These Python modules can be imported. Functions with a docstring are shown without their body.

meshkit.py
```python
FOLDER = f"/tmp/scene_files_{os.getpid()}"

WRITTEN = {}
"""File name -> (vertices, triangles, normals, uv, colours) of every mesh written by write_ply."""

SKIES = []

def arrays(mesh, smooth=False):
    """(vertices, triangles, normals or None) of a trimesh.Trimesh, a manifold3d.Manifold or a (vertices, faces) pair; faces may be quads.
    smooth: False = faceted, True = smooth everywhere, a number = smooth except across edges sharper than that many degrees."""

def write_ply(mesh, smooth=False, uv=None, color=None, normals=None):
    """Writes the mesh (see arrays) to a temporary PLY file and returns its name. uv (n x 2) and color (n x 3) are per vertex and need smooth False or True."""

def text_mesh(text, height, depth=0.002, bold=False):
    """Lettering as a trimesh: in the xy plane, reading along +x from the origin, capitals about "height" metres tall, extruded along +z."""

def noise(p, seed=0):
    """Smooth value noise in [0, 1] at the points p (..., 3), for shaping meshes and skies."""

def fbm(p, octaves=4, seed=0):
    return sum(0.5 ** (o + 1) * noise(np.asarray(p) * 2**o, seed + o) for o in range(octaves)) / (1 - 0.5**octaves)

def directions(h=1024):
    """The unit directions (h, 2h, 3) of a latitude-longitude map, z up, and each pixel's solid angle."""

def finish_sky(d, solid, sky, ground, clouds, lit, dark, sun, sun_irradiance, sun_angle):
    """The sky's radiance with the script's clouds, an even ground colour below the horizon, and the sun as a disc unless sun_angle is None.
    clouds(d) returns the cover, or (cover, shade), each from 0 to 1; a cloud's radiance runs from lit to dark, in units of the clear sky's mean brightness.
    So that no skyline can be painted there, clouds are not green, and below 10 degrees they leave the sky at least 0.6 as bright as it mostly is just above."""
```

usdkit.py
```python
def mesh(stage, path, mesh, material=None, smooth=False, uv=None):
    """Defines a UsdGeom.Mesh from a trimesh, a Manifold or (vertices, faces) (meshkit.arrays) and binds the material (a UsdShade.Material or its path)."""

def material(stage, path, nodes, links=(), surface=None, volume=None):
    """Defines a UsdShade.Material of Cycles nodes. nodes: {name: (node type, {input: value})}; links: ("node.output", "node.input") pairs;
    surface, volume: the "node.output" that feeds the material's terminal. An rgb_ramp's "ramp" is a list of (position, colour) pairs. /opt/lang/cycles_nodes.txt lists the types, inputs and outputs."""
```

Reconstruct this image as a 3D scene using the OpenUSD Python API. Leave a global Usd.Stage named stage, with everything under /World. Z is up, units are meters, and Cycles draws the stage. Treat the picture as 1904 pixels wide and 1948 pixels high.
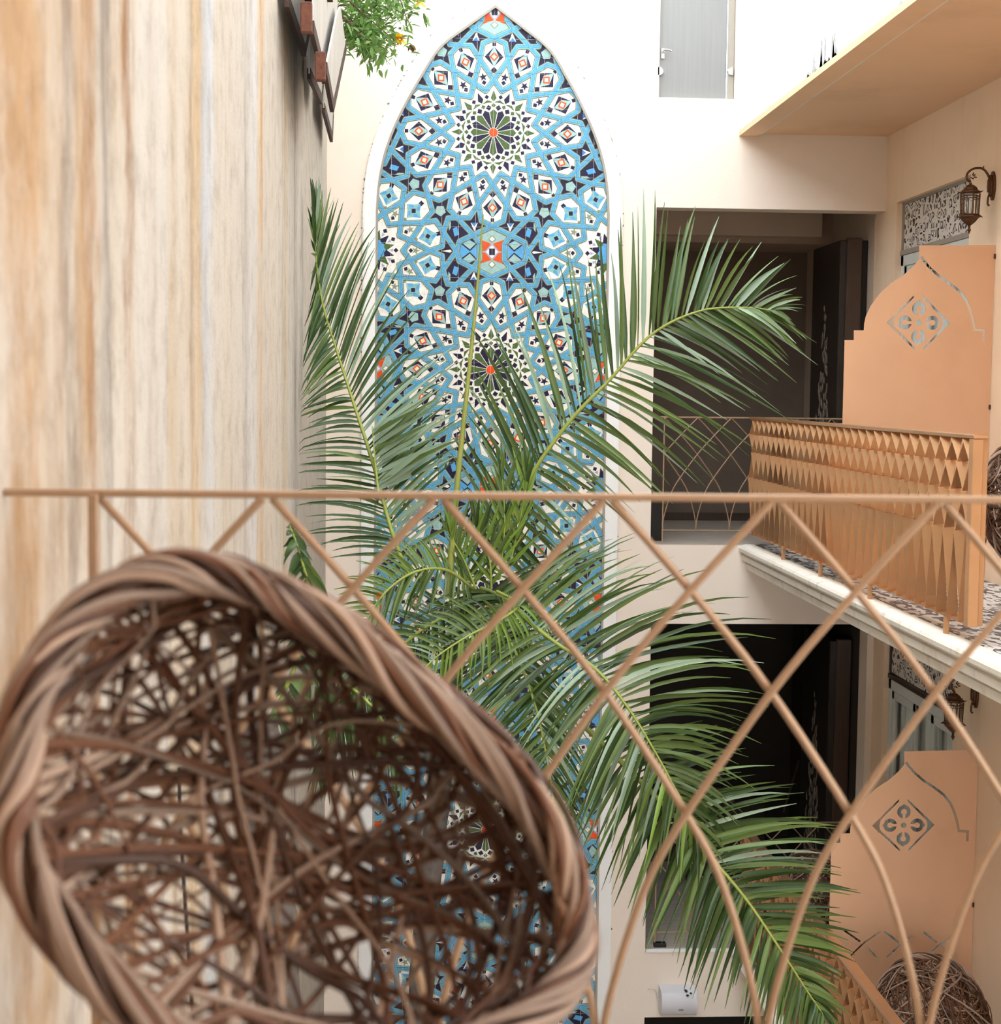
import math, random
import numpy as np, trimesh, usdkit, meshkit
from pxr import Usd, UsdGeom, UsdLux, UsdShade, Sdf, Gf, Vt
from shapely import affinity
from shapely.geometry import Polygon, LineString, Point, MultiPolygon, box as sbox
from shapely.ops import unary_union, polygonize
from shapely.prepared import prep

stage = Usd.Stage.CreateInMemory()
UsdGeom.SetStageUpAxis(stage, 'Z'); UsdGeom.SetStageMetersPerUnit(stage, 1.0)
world = UsdGeom.Xform.Define(stage, '/World'); stage.SetDefaultPrim(world.GetPrim())

# ------------------------------------------------------------------ camera (upper gallery, standing eye height, looking down the courtyard)
IMG_W, IMG_H, FPX = 1904.0, 1948.0, 3129.2
YAW, PITCH, ROLL = 0.0571364, 0.0734755, 0.0113778
EYE = np.array([0.0, 0.0, 1.38])
_f = np.array([math.sin(YAW) * math.cos(PITCH), math.cos(YAW) * math.cos(PITCH), -math.sin(PITCH)])
_r0 = np.array([math.cos(YAW), -math.sin(YAW), 0.0]); _u0 = np.cross(_r0, _f)
_r = math.cos(ROLL) * _r0 + math.sin(ROLL) * _u0
_u = -math.sin(ROLL) * _r0 + math.cos(ROLL) * _u0
cam = UsdGeom.Camera.Define(stage, '/World/camera')
cam.AddTransformOp().Set(Gf.Matrix4d(*_r, 0, *_u, 0, *(-_f), 0, *EYE, 1))
cam.CreateHorizontalApertureAttr(36.0); cam.CreateVerticalApertureAttr(36.0 * IMG_H / IMG_W)
cam.CreateFocalLengthAttr(36.0 * FPX / IMG_W)
cam.CreateClippingRangeAttr(Gf.Vec2f(0.05, 500.0))
cam.CreateFStopAttr(5.0); cam.CreateFocusDistanceAttr(11.0)
cam.CreateExposureAttr(0.85)

# ------------------------------------------------------------------ overcast daylight from the open sky above the courtyard
dome = UsdLux.DomeLight.Define(stage, '/World/sky')
dome.CreateColorAttr(Gf.Vec3f(0.89, 0.955, 1.0)); dome.CreateIntensityAttr(1.0)

def ray(x, y): return _f * FPX + _r * (x - IMG_W / 2) - _u * (y - IMG_H / 2)
def at(x, y, Y): v = ray(x, y); return EYE + v * (Y / v[1])          # the point on the plane at depth Y
def at_x(x, y, X): v = ray(x, y); return EYE + v * (X / v[0])         # on the plane at lateral position X
def at_z(x, y, Z): v = ray(x, y); return EYE + v * ((Z - EYE[2]) / v[2])

# ------------------------------------------------------------------ materials
def lin(r, g, b):
    c = np.array([r, g, b], float) / 255.0
    return tuple(np.where(c <= 0.04045, c / 12.92, ((c + 0.055) / 1.055) ** 2.4))
UsdGeom.Scope.Define(stage, '/World/Looks')
def mat(name, nodes, links=(), surface='p.BSDF'):
    return usdkit.material(stage, '/World/Looks/' + name, nodes, links, surface=surface)
def plain(name, rgb, rough=0.6, metal=0.0, var=0.08, scale=6.0, bump=0.0, spec=0.5, stretch=(1, 1, 1)):
    c = np.array(lin(*rgb))
    nodes = {'t': ('texture_coordinate', {}), 'm': ('mapping', {'scale': stretch}), 'n': ('noise_texture', {'scale': scale, 'detail': 5.0, 'roughness': 0.6}),
             'r': ('rgb_ramp', {'ramp': [(0.25, tuple(c * (1 - var * 1.6))), (0.5, tuple(c)), (0.75, tuple(np.minimum(c * (1 + var), 0.95)))]}),
             'p': ('principled_bsdf', {'roughness': rough, 'metallic': metal, 'specular_ior_level': spec})}
    links = [('t.object', 'm.vector'), ('m.vector', 'n.vector'), ('n.fac', 'r.fac'), ('r.color', 'p.base_color')]
    if bump:
        nodes['b'] = ('bump', {'strength': bump, 'distance': 0.01}); links += [('n.fac', 'b.height'), ('b.normal', 'p.normal')]
    return mat(name, nodes, links)
def vary(name, rgb, amount, rough=0.5, translucent=0.0, tip=None):
    """A colour that differs a little from piece to piece."""
    c = np.array(lin(*rgb))
    nodes = {'i': ('object_info', {}), 'r': ('rgb_ramp', {'ramp': [(0, tuple(c * (1 - amount))), (0.5, tuple(c)), (1, tuple(np.minimum(c * (1 + amount), 0.95)))]}),
             'p': ('principled_bsdf', {'roughness': rough})}
    links = [('i.random', 'r.fac'), ('r.color', 'p.base_color')]
    if translucent:
        nodes['tr'] = ('translucent_bsdf', {}); nodes['mx'] = ('mix_closure', {'fac': translucent})
        links += [('r.color', 'tr.color'), ('p.BSDF', 'mx.closure1'), ('tr.BSDF', 'mx.closure2')]
        return mat(name, nodes, links, 'mx.closure')
    return mat(name, nodes, links)

PLASTER = (238, 217, 196)
def plaster(name, rgb, stain=0.10, streak=0.0):
    c = np.array(lin(*rgb)); d = np.array(lin(196, 160, 124))
    nodes = {'t': ('texture_coordinate', {}),
             'n': ('noise_texture', {'scale': 1.3, 'detail': 6.0, 'roughness': 0.6}), 'n2': ('noise_texture', {'scale': 34.0, 'detail': 5.0}),
             'm': ('mapping', {'scale': (9.0, 9.0, 0.35)}), 'n3': ('noise_texture', {'scale': 1.0, 'detail': 4.0}),
             'r': ('rgb_ramp', {'ramp': [(0.52, (0, 0, 0)), (0.8, (stain * 3,) * 3)]}), 'r3': ('rgb_ramp', {'ramp': [(0.55, (0, 0, 0)), (0.75, (streak,) * 3)]}),
             'mx': ('mix', {'color1': tuple(c), 'color2': tuple(d)}), 'mx2': ('mix', {'color2': tuple(np.array(lin(150, 125, 100)))}),
             'b': ('bump', {'strength': 0.25, 'distance': 0.004}), 'p': ('principled_bsdf', {'roughness': 0.85, 'specular_ior_level': 0.25})}
    links = [('t.object', 'n.vector'), ('t.object', 'n2.vector'), ('t.object', 'm.vector'), ('m.vector', 'n3.vector'), ('n.fac', 'r.fac'), ('n3.fac', 'r3.fac'),
             ('r.color', 'mx.fac'), ('mx.color', 'mx2.color1'), ('r3.color', 'mx2.fac'), ('mx2.color', 'p.base_color'), ('n2.fac', 'b.height'), ('b.normal', 'p.normal')]
    return mat(name, nodes, links)

M = {}
M['wall'] = plaster('cream_plaster', (241, 227, 213), 0.05)
M['wall_right'] = plaster('warm_plaster', (248, 221, 192), 0.07, 0.06)
M['parapet'] = plaster('white_plaster', (240, 236, 230), 0.03)
M['soffit'] = plaster('soffit_plaster', (243, 204, 167), 0.10)
M['cornice'] = plaster('weathered_white_plaster', (238, 230, 218), 0.15, 0.35)
M['arch_frame'] = plain('white_frame_paint', (243, 242, 240), 0.7, var=0.02)
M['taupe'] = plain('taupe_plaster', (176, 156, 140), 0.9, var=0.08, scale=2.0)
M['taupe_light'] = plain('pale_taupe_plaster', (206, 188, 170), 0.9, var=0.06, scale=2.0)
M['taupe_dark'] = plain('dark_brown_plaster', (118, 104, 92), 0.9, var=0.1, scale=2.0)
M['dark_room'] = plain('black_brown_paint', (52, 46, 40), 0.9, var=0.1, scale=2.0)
M['stone_floor'] = plain('grey_brown_stone', (186, 174, 162), 0.6, var=0.15, scale=5.0, stretch=(1, 6, 1))
M['copper'] = plain('copper_paint', (200, 150, 106), 0.45, 0.25, var=0.05, scale=3.0)
M['copper_fold'] = plain('folded_copper', (212, 164, 122), 0.32, 0.75, var=0.05, scale=3.0)
M['screen'] = plain('rose_copper_paint', (222, 177, 142), 0.48, 0.25, var=0.04, scale=2.5)
M['rail_gold'] = plain('brushed_bronze_rod', (164, 134, 106), 0.42, 0.3, var=0.06, scale=40.0)
M['iron'] = plain('antique_bronze', (96, 64, 42), 0.5, 0.6, var=0.25, scale=60.0, bump=0.3)
M['black'] = plain('black_metal', (24, 23, 22), 0.5, 0.2, var=0.1)
M['carved'] = plain('blackened_wood', (40, 33, 28), 0.45, var=0.2, scale=20.0)
M['carved_light'] = plain('worn_carving', (112, 100, 88), 0.4, var=0.2, scale=30.0)
M['brown_door'] = plain('dark_brown_wood', (70, 52, 40), 0.5, var=0.15, scale=10.0, stretch=(6, 6, 0.5))
M['frame_white'] = plain('pale_frame_paint', (216, 220, 216), 0.5, var=0.03)
M['grey_door'] = plain('brushed_grey_door', (140, 140, 139), 0.45, 0.1, var=0.06, scale=3.0, stretch=(14, 14, 0.4))
M['grey_trim'] = plain('beige_grey_trim', (160, 152, 140), 0.5, var=0.04)
M['steel'] = plain('polished_steel', (200, 200, 200), 0.2, 0.9, var=0.03)
M['twig'] = vary('brown_twig', (88, 54, 32), 0.5, 0.6)
M['twig_pale'] = vary('weathered_twig', (148, 124, 106), 0.4, 0.65)
M['board'] = plain('weathered_grey_board', (186, 180, 172), 0.85, var=0.22, scale=2.2, stretch=(12, 12, 0.9), bump=0.3)
M['dark_wood'] = plain('dark_brown_timber', (70, 48, 38), 0.8, var=0.3, scale=3.0, stretch=(8, 8, 1), bump=0.3)
M['rust'] = plain('rusty_iron', (104, 62, 46), 0.85, var=0.3, scale=40.0, bump=0.4)
M['leaf'] = vary('palm_leaflet', (90, 112, 56), 0.35, 0.42, 0.22)
M['leaf_dark'] = vary('dark_palm_leaflet', (54, 80, 34), 0.35, 0.4, 0.2)
M['leaf_pale'] = vary('pale_palm_leaflet', (142, 164, 138), 0.2, 0.5, 0.2)
M['leaf_lime'] = vary('young_palm_leaflet', (120, 150, 60), 0.3, 0.42, 0.3)
M['rachis'] = vary('palm_midrib', (150, 162, 74), 0.1, 0.5)
M['spear'] = plain('olive_spear_leaf', (138, 144, 66), 0.5, var=0.12, scale=8.0, stretch=(6, 6, 0.6))
M['trunk'] = plain('grey_palm_trunk', (92, 84, 78), 0.9, var=0.3, scale=14.0, bump=0.6)
M['bush_leaf'] = vary('shrub_leaf', (112, 150, 76), 0.4, 0.5, 0.25)
M['bush_stem'] = plain('shrub_stem', (96, 74, 58), 0.8, var=0.2)
M['petal'] = plain('yellow_petal', (250, 205, 30), 0.5, var=0.05)
M['speaker_white'] = plain('white_plastic', (216, 216, 222), 0.4, var=0.01)
M['rubber'] = plain('black_rubber', (18, 18, 18), 0.6)
M['cable'] = plain('white_cable', (205, 200, 192), 0.5)
M['pane'] = mat('window_glass', {'f': ('fresnel', {'IOR': 1.18}), 'k': ('value', {'value': 0.06}), 'a': ('transparent_bsdf', {'color': (0.96, 0.98, 0.98)}), 'g': ('glossy_bsdf', {'roughness': 0.03, 'color': (0.95, 0.97, 0.97)}), 'x': ('mix_closure', {})},
                [('k.value', 'x.fac'), ('a.BSDF', 'x.closure1'), ('g.BSDF', 'x.closure2')], 'x.closure')
M['curtain'] = plain('pale_curtain', (246, 246, 243), 0.9, var=0.1, scale=2.0, stretch=(10, 10, 0.2))
# mosaic floor: pebbly black and white chips too small to pick apart from the gallery
M['pebble'] = mat('black_white_chip_floor', {'t': ('texture_coordinate', {}), 'm': ('mapping', {'scale': (34.0, 13.0, 34.0)}), 'v': ('voronoi_texture', {'scale': 1.0, 'randomness': 0.9}),
                  's': ('separate_color', {}), 'r': ('rgb_ramp', {'ramp': [(0.0, lin(40, 46, 58)), (0.42, lin(96, 106, 118)), (0.5, lin(214, 214, 212)), (1.0, lin(232, 230, 226))]}), 'p': ('principled_bsdf', {'roughness': 0.4})},
                  [('t.object', 'm.vector'), ('m.vector', 'v.vector'), ('v.color', 's.color'), ('s.r', 'r.fac'), ('r.color', 'p.base_color')])
# pierced transom panels: dense black and white arabesque, finer than the eye picks apart from here
M['transom'] = mat('black_white_arabesque', {'t': ('texture_coordinate', {}), 'n': ('noise_texture', {'scale': 9.0, 'detail': 1.0}), 'a': ('vector_math', {'math_type': 'multiply_add', 'vector2': (0.07, 0.07, 0.07)}),
                   'v': ('voronoi_texture', {'scale': 13.0, 'feature': 'distance_to_edge', 'randomness': 0.6}), 'k': ('math', {'math_type': 'multiply', 'value2': 27.0}), 'sn': ('math', {'math_type': 'sine'}),
                   'r': ('rgb_ramp', {'ramp': [(0.0, lin(38, 32, 30)), (0.46, lin(50, 42, 40)), (0.54, lin(226, 220, 212)), (1.0, lin(224, 216, 208))]}), 'h': ('math', {'math_type': 'multiply_add', 'value2': 0.5, 'value3': 0.5}), 'p': ('principled_bsdf', {'roughness': 0.6})},
                   [('t.object', 'a.vector3'), ('t.object', 'n.vector'), ('n.color', 'a.vector1'), ('a.vector', 'v.vector'), ('v.distance', 'k.value1'), ('k.value', 'sn.value1'), ('sn.value', 'h.value1'), ('h.value', 'r.fac'), ('r.color', 'p.base_color')])
def glaze(name, rgb, rough=0.3, var=0.10, scale=30.0):
    c = np.array(lin(*rgb))
    return mat(name, {'t': ('texture_coordinate', {}), 'n': ('noise_texture', {'scale': scale, 'detail': 3.0}), 'r': ('rgb_ramp', {'ramp': [(0.3, tuple(c * (1 - var))), (0.7, tuple(np.minimum(c * (1 + var), 0.95)))]}),
                      'p': ('principled_bsdf', {'roughness': rough, 'specular_ior_level': 0.14})}, [('t.object', 'n.vector'), ('n.fac', 'r.fac'), ('r.color', 'p.base_color')])
for key, rgb in dict(white=(240, 236, 228), navy=(40, 34, 60), green=(80, 102, 58), orange=(236, 84, 34), cream=(255, 226, 198), teal=(142, 186, 180), grey_teal=(156, 190, 186),
                     olive=(124, 120, 96), strap_teal=(134, 186, 190), strap_blue=(96, 166, 206), strap_line=(62, 118, 168), blue=(92, 164, 214), mid_blue=(70, 128, 186), sage=(140, 148, 124), lavender=(160, 166, 206), grout=(226, 220, 210)).items():
    M['t_' + key] = glaze('glaze_' + key, rgb)

# stained party wall: rust, soot and lime runs at their places along the wall, wandering and broken up by noise
def wall_y(px): return float(at_x(px, 600, -0.69)[1])
runs = [(-40, (214, 172, 128)), (0, (222, 178, 132)), (14, (226, 190, 150)), (40, (226, 200, 170)), (70, (222, 196, 168)), (80, (150, 136, 124)), (90, (206, 180, 152)), (112, (222, 186, 146)), (122, (196, 148, 100)), (133, (208, 164, 120)),
        (142, (228, 210, 188)), (160, (198, 188, 174)), (168, (186, 176, 164)), (176, (226, 208, 186)), (196, (230, 212, 188)), (203, (190, 140, 92)), (212, (176, 124, 80)), (220, (218, 184, 142)), (230, (226, 216, 204)), (262, (232, 218, 202)),
        (285, (234, 226, 216)), (300, (228, 206, 178)), (322, (232, 216, 196)), (340, (228, 204, 172)), (352, (230, 196, 150)), (362, (222, 200, 172)), (370, (214, 214, 214)), (384, (232, 234, 238)), (394, (234, 222, 204)), (425, (232, 218, 200)),
        (462, (230, 224, 216)), (474, (236, 234, 234)), (483, (236, 214, 186)), (488, (228, 176, 118)), (493, (234, 220, 202)), (528, (234, 224, 210)), (536, (232, 206, 168)), (543, (234, 226, 216)), (556, (210, 204, 196)), (563, (234, 226, 214)), (577, (232, 220, 204))]
Y_A, Y_B = 2.4, 15.2
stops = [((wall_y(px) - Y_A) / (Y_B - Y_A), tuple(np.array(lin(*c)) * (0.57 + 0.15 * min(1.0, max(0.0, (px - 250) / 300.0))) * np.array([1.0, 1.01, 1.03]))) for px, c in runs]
def sm(px, half, k):
    a, b, c = (((wall_y(q) - Y_A) / (Y_B - Y_A)) for q in (px - half, px, px + half)); return [(a, (0, 0, 0)), (b, (k, k, k)), (c, (0, 0, 0))]
STAIN = sorted(sm(40, 26, .35) + sm(84, 9, .8) + sm(126, 13, .45) + sm(165, 7, .75) + sm(213, 13, 1.0) + sm(262, 6, .4) + sm(343, 7, .85) + sm(455, 8, .6) + sm(533, 5, .6) + sm(556, 5, .9), key=lambda q: q[0])
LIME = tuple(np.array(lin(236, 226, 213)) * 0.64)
M['stained'] = mat('stained_plaster', {
    'g': ('geometry', {}), 'xyz': ('separate_xyz', {}),
    'mw': ('mapping', {'scale': (1.0, 5.5, 2.2)}), 'nw': ('noise_texture', {'scale': 1.0, 'detail': 7.0, 'roughness': 0.66}), 'w': ('math', {'math_type': 'multiply_add', 'value2': 0.022, 'value3': -0.0305}),
    'q': ('map_range', {'from_min': Y_A, 'from_max': Y_B, 'to_min': 0.0, 'to_max': 1.0}), 'add': ('math', {'math_type': 'add'}),
    'ramp': ('rgb_ramp', {'ramp': stops}),
    'mfd': ('mapping', {'scale': (1.0, 2.2, 0.8), 'location': (0.0, 0.3, 5.2)}), 'fade': ('noise_texture', {'scale': 1.0, 'detail': 6.0, 'roughness': 0.7}), 'rfade': ('rgb_ramp', {'ramp': [(0.44, (0, 0, 0)), (0.60, (0.75, 0.75, 0.75))]}),
    'mx1': ('mix', {'color2': LIME}),
    'mf': ('mapping', {'scale': (1.0, 13.0, 1.1)}), 'nf': ('noise_texture', {'scale': 1.0, 'detail': 8.0, 'roughness': 0.72}), 'rf': ('rgb_ramp', {'ramp': [(0.52, (0, 0, 0)), (0.62, (0.10, 0.10, 0.10)), (0.76, (0.6, 0.6, 0.6))]}),
    'mx2': ('mix', {'color2': lin(164, 122, 84)}),
    'ms': ('mapping', {'scale': (1.0, 46.0, 3.0), 'location': (3.0, 1.7, 0.4)}), 'ns': ('noise_texture', {'scale': 1.0, 'detail': 8.0, 'roughness': 0.8}), 'rs': ('rgb_ramp', {'ramp': [(0.60, (0, 0, 0)), (0.70, (0.7, 0.7, 0.7))]}),
    'mx3': ('mix', {'color2': lin(96, 90, 84)}),
    'mg': ('mapping', {'scale': (1.0, 7.0, 0.22), 'location': (0.0, 4.4, 2.0)}), 'ng': ('noise_texture', {'scale': 1.0, 'detail': 4.0}), 'rg': ('rgb_ramp', {'ramp': [(0.47, (0, 0, 0)), (0.6, (1, 1, 1))]}), 'gm': ('math', {'math_type': 'multiply'}),
    'sr': ('rgb_ramp', {'ramp': STAIN}), 'msn': ('mapping', {'scale': (1.0, 9.0, 1.1), 'location': (0.0, 7.3, 1.1)}), 'nsn': ('noise_texture', {'scale': 1.0, 'detail': 9.0, 'roughness': 0.72}), 'rsn': ('rgb_ramp', {'ramp': [(0.44, (0, 0, 0)), (0.52, (0.55, 0.55, 0.55)), (0.66, (1, 1, 1))]}), 'smul': ('math', {'math_type': 'multiply'}), 'sfin': ('math', {'math_type': 'multiply', 'value2': 0.72}), 'mx5': ('mix', {'color2': lin(112, 80, 56)}),
    'nb': ('noise_texture', {'scale': 7.0, 'detail': 8.0, 'roughness': 0.7}), 'rb': ('rgb_ramp', {'ramp': [(0.34, (0.80, 0.78, 0.76)), (0.52, (1, 1, 1)), (0.7, (1.0, 1.0, 1.0))]}), 'mx4': ('mix', {'mix_type': 'multiply', 'fac': 1.0}),
    'np': ('noise_texture', {'scale': 60.0, 'detail': 4.0}), 'b': ('bump', {'strength': 0.4, 'distance': 0.004}), 'p': ('principled_bsdf', {'roughness': 0.9, 'specular_ior_level': 0.2})},
    [('g.position', 'xyz.vector'), ('g.position', 'mw.vector'), ('mw.vector', 'nw.vector'), ('nw.fac', 'w.value1'), ('xyz.y', 'q.value'), ('q.result', 'add.value1'), ('w.value', 'add.value2'), ('add.value', 'ramp.fac'),
     ('g.position', 'mfd.vector'), ('mfd.vector', 'fade.vector'), ('fade.fac', 'rfade.fac'), ('rfade.color', 'mx1.fac'), ('ramp.color', 'mx1.color1'),
     ('g.position', 'mf.vector'), ('mf.vector', 'nf.vector'), ('nf.fac', 'rf.fac'), ('rf.color', 'mx2.fac'), ('mx1.color', 'mx2.color1'),
     ('g.position', 'ms.vector'), ('ms.vector', 'ns.vector'), ('ns.fac', 'rs.fac'), ('g.position', 'mg.vector'), ('mg.vector', 'ng.vector'), ('ng.fac', 'rg.fac'), ('rs.color', 'gm.value1'), ('rg.color', 'gm.value2'), ('gm.value', 'mx3.fac'), ('mx2.color', 'mx3.color1'),
     ('add.value', 'sr.fac'), ('g.position', 'msn.vector'), ('msn.vector', 'nsn.vector'), ('nsn.fac', 'rsn.fac'), ('sr.color', 'smul.value1'), ('rsn.color', 'smul.value2'), ('smul.value', 'sfin.value1'), ('sfin.value', 'mx5.fac'), ('mx3.color', 'mx5.color1'), ('g.position', 'nb.vector'), ('nb.fac', 'rb.fac'), ('mx5.color', 'mx4.color1'), ('rb.color', 'mx4.color2'), ('mx4.color', 'p.base_color'),
     ('g.position', 'np.vector'), ('np.fac', 'b.height'), ('b.normal', 'p.normal')])

# ------------------------------------------------------------------ prims
_taken = set()
def numbered(parent, name):
    k, n = 0, name
    while (parent, n) in _taken:
        k += 1; n = f'{name}_{k:03d}'
    _taken.add((parent, n)); return n
_next = {}
def path_for(parent, name):
    key = (parent, name); k = _next.get(key, 0); _next[key] = k + 1
    return f'{parent}/{name}' if k == 0 else f'{parent}/{name}_{k:03d}'
def tag(prim, label=None, cat=None, group=None, kind=None):
    for k, v in (('label', label), ('category', cat), ('group', group), ('kind', kind)):
        if v: prim.SetCustomDataByKey(k, v)
    return prim
ORIGIN = {}
def thing(name, label=None, cat=None, loc=(0, 0, 0), group=None, kind=None):
    p = path_for('/World', name)
    x = UsdGeom.Xform.Define(stage, p); x.AddTranslateOp().Set(Gf.Vec3d(*map(float, loc))); ORIGIN[p] = np.array(loc, float)
    return tag(x.GetPrim(), label, cat, group, kind)
def put(name, mesh, material, parent=None, smooth=False, label=None, cat=None, group=None, kind=None):
    """One Mesh prim; its vertices are given in world coordinates."""
    pp = str(parent.GetPath()) if parent is not None else '/World'
    p = path_for(pp, name)
    o = ORIGIN.get('/'.join(p.split('/')[:3]), np.zeros(3))
    v, f, n = meshkit.arrays(mesh, smooth)
    m = UsdGeom.Mesh.Define(stage, p)
    m.CreatePointsAttr(Vt.Vec3fArray.FromNumpy((v - o).astype(np.float32)))
    m.CreateFaceVertexCountsAttr(Vt.IntArray.FromNumpy(np.full(len(f), 3, np.int32)))
    m.CreateFaceVertexIndicesAttr(Vt.IntArray.FromNumpy(f.astype(np.int32).ravel()))
    m.CreateSubdivisionSchemeAttr('none')
    if n is not None:
        m.CreateNormalsAttr(Vt.Vec3fArray.FromNumpy(n.astype(np.float32))); m.SetNormalsInterpolation('vertex')
    UsdShade.MaterialBindingAPI.Apply(m.GetPrim()).Bind(M[material])
    return tag(m.GetPrim(), label, cat, group, kind)
def copy_of(src, name, move, label=None, group=None, turn=0.0, cat=None):
    """A further individual of a thing: an Xform that references the first."""
    p = path_for('/World', name)
    x = UsdGeom.Xform.Define(stage, p)
    x.GetPrim().GetReferences().AddInternalReference(src.GetPath())
    x.ClearXformOpOrder()
    x.AddTranslateOp().Set(Gf.Vec3d(*map(float, ORIGIN[str(src.GetPath())] + np.array(move, float))))
    if turn: x.AddRotateZOp().Set(turn)
    x.GetPrim().SetInstanceable(True)
    return tag(x.GetPrim(), label, cat or src.GetCustomDataByKey('category'), group or src.GetCustomDataByKey('group'))

def box(x0, x1, y0, y1, z0, z1):
    m = trimesh.creation.box([x1 - x0, y1 - y0, z1 - z0]); m.apply_translation([(x0 + x1) / 2, (y0 + y1) / 2, (z0 + z1) / 2]); return m
def cbox(x0, x1, y0, y1, z0, z1, c=0.006):
    """A box whose edges are chamfered."""
    c = min(c, (x1 - x0) / 3, (y1 - y0) / 3, (z1 - z0) / 3); pts = []
    for sx, X in ((1, x0), (-1, x1)):
        for sy, Yv in ((1, y0), (-1, y1)):
            for sz, Z in ((1, z0), (-1, z1)):
                pts += [(X + sx * c, Yv + sy * c, Z), (X + sx * c, Yv, Z + sz * c), (X, Yv + sy * c, Z + sz * c)]
    return trimesh.convex.convex_hull(np.array(pts))
def join(ms): return trimesh.util.concatenate(ms)
def tube(pts, rad, sides=8, closed=False, cap=True):
    pts = np.asarray(pts, float); n = len(pts); rad = np.broadcast_to(np.asarray(rad, float), (n,))
    t = (np.roll(pts, -1, 0) - np.roll(pts, 1, 0)) if closed else np.gradient(pts, axis=0)
    t /= np.maximum(np.linalg.norm(t, axis=1, keepdims=True), 1e-9)
    ref = np.array([0, 0, 1.0]) if abs(t[0, 2]) < 0.9 else np.array([1.0, 0, 0])
    a = np.cross(t[0], ref); a /= np.linalg.norm(a); A = [a]
    for k in range(1, n):
        a = A[-1] - t[k] * np.dot(A[-1], t[k]); a /= max(np.linalg.norm(a), 1e-9); A.append(a)
    A = np.array(A)
    if closed:
        e = A[-1] - t[0] * np.dot(A[-1], t[0]); e /= max(np.linalg.norm(e), 1e-9); w_ = -math.atan2(np.dot(np.cross(A[0], e), t[0]), np.dot(A[0], e)) * np.arange(n) / n
        A = A * np.cos(w_)[:, None] + np.cross(t, A) * np.sin(w_)[:, None]
    B = np.cross(t, A); ang = np.arange(sides) / sides * 2 * math.pi
    V = pts[:, None] + rad[:, None, None] * (np.cos(ang)[None, :, None] * A[:, None] + np.sin(ang)[None, :, None] * B[:, None])
    V = V.reshape(-1, 3); F = []
    m = n if closed else n - 1
    i = np.arange(m)[:, None] * sides; j = ((np.arange(m) + 1) % n)[:, None] * sides; k = np.arange(sides)[None]; k2 = (k + 1) % sides
    F = np.concatenate([np.stack([i + k, j + k, j + k2], -1).reshape(-1, 3), np.stack([i + k, j + k2, i + k2], -1).reshape(-1, 3)])
    if not closed and cap:
        V = np.vstack([V, pts[:1], pts[-1:]]); c0, c1 = len(V) - 2, len(V) - 1; kk = np.arange(sides); k3 = (kk + 1) % sides; e = (n - 1) * sides
        F = np.vstack([F, np.stack([np.full(sides, c0), kk, k3], 1)[:, [0, 2, 1]][:, ::-1][:, [0, 2, 1]], np.stack([np.full(sides, c1), e + kk, e + k3], 1)])
    return trimesh.Trimesh(V, F, process=False)
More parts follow.
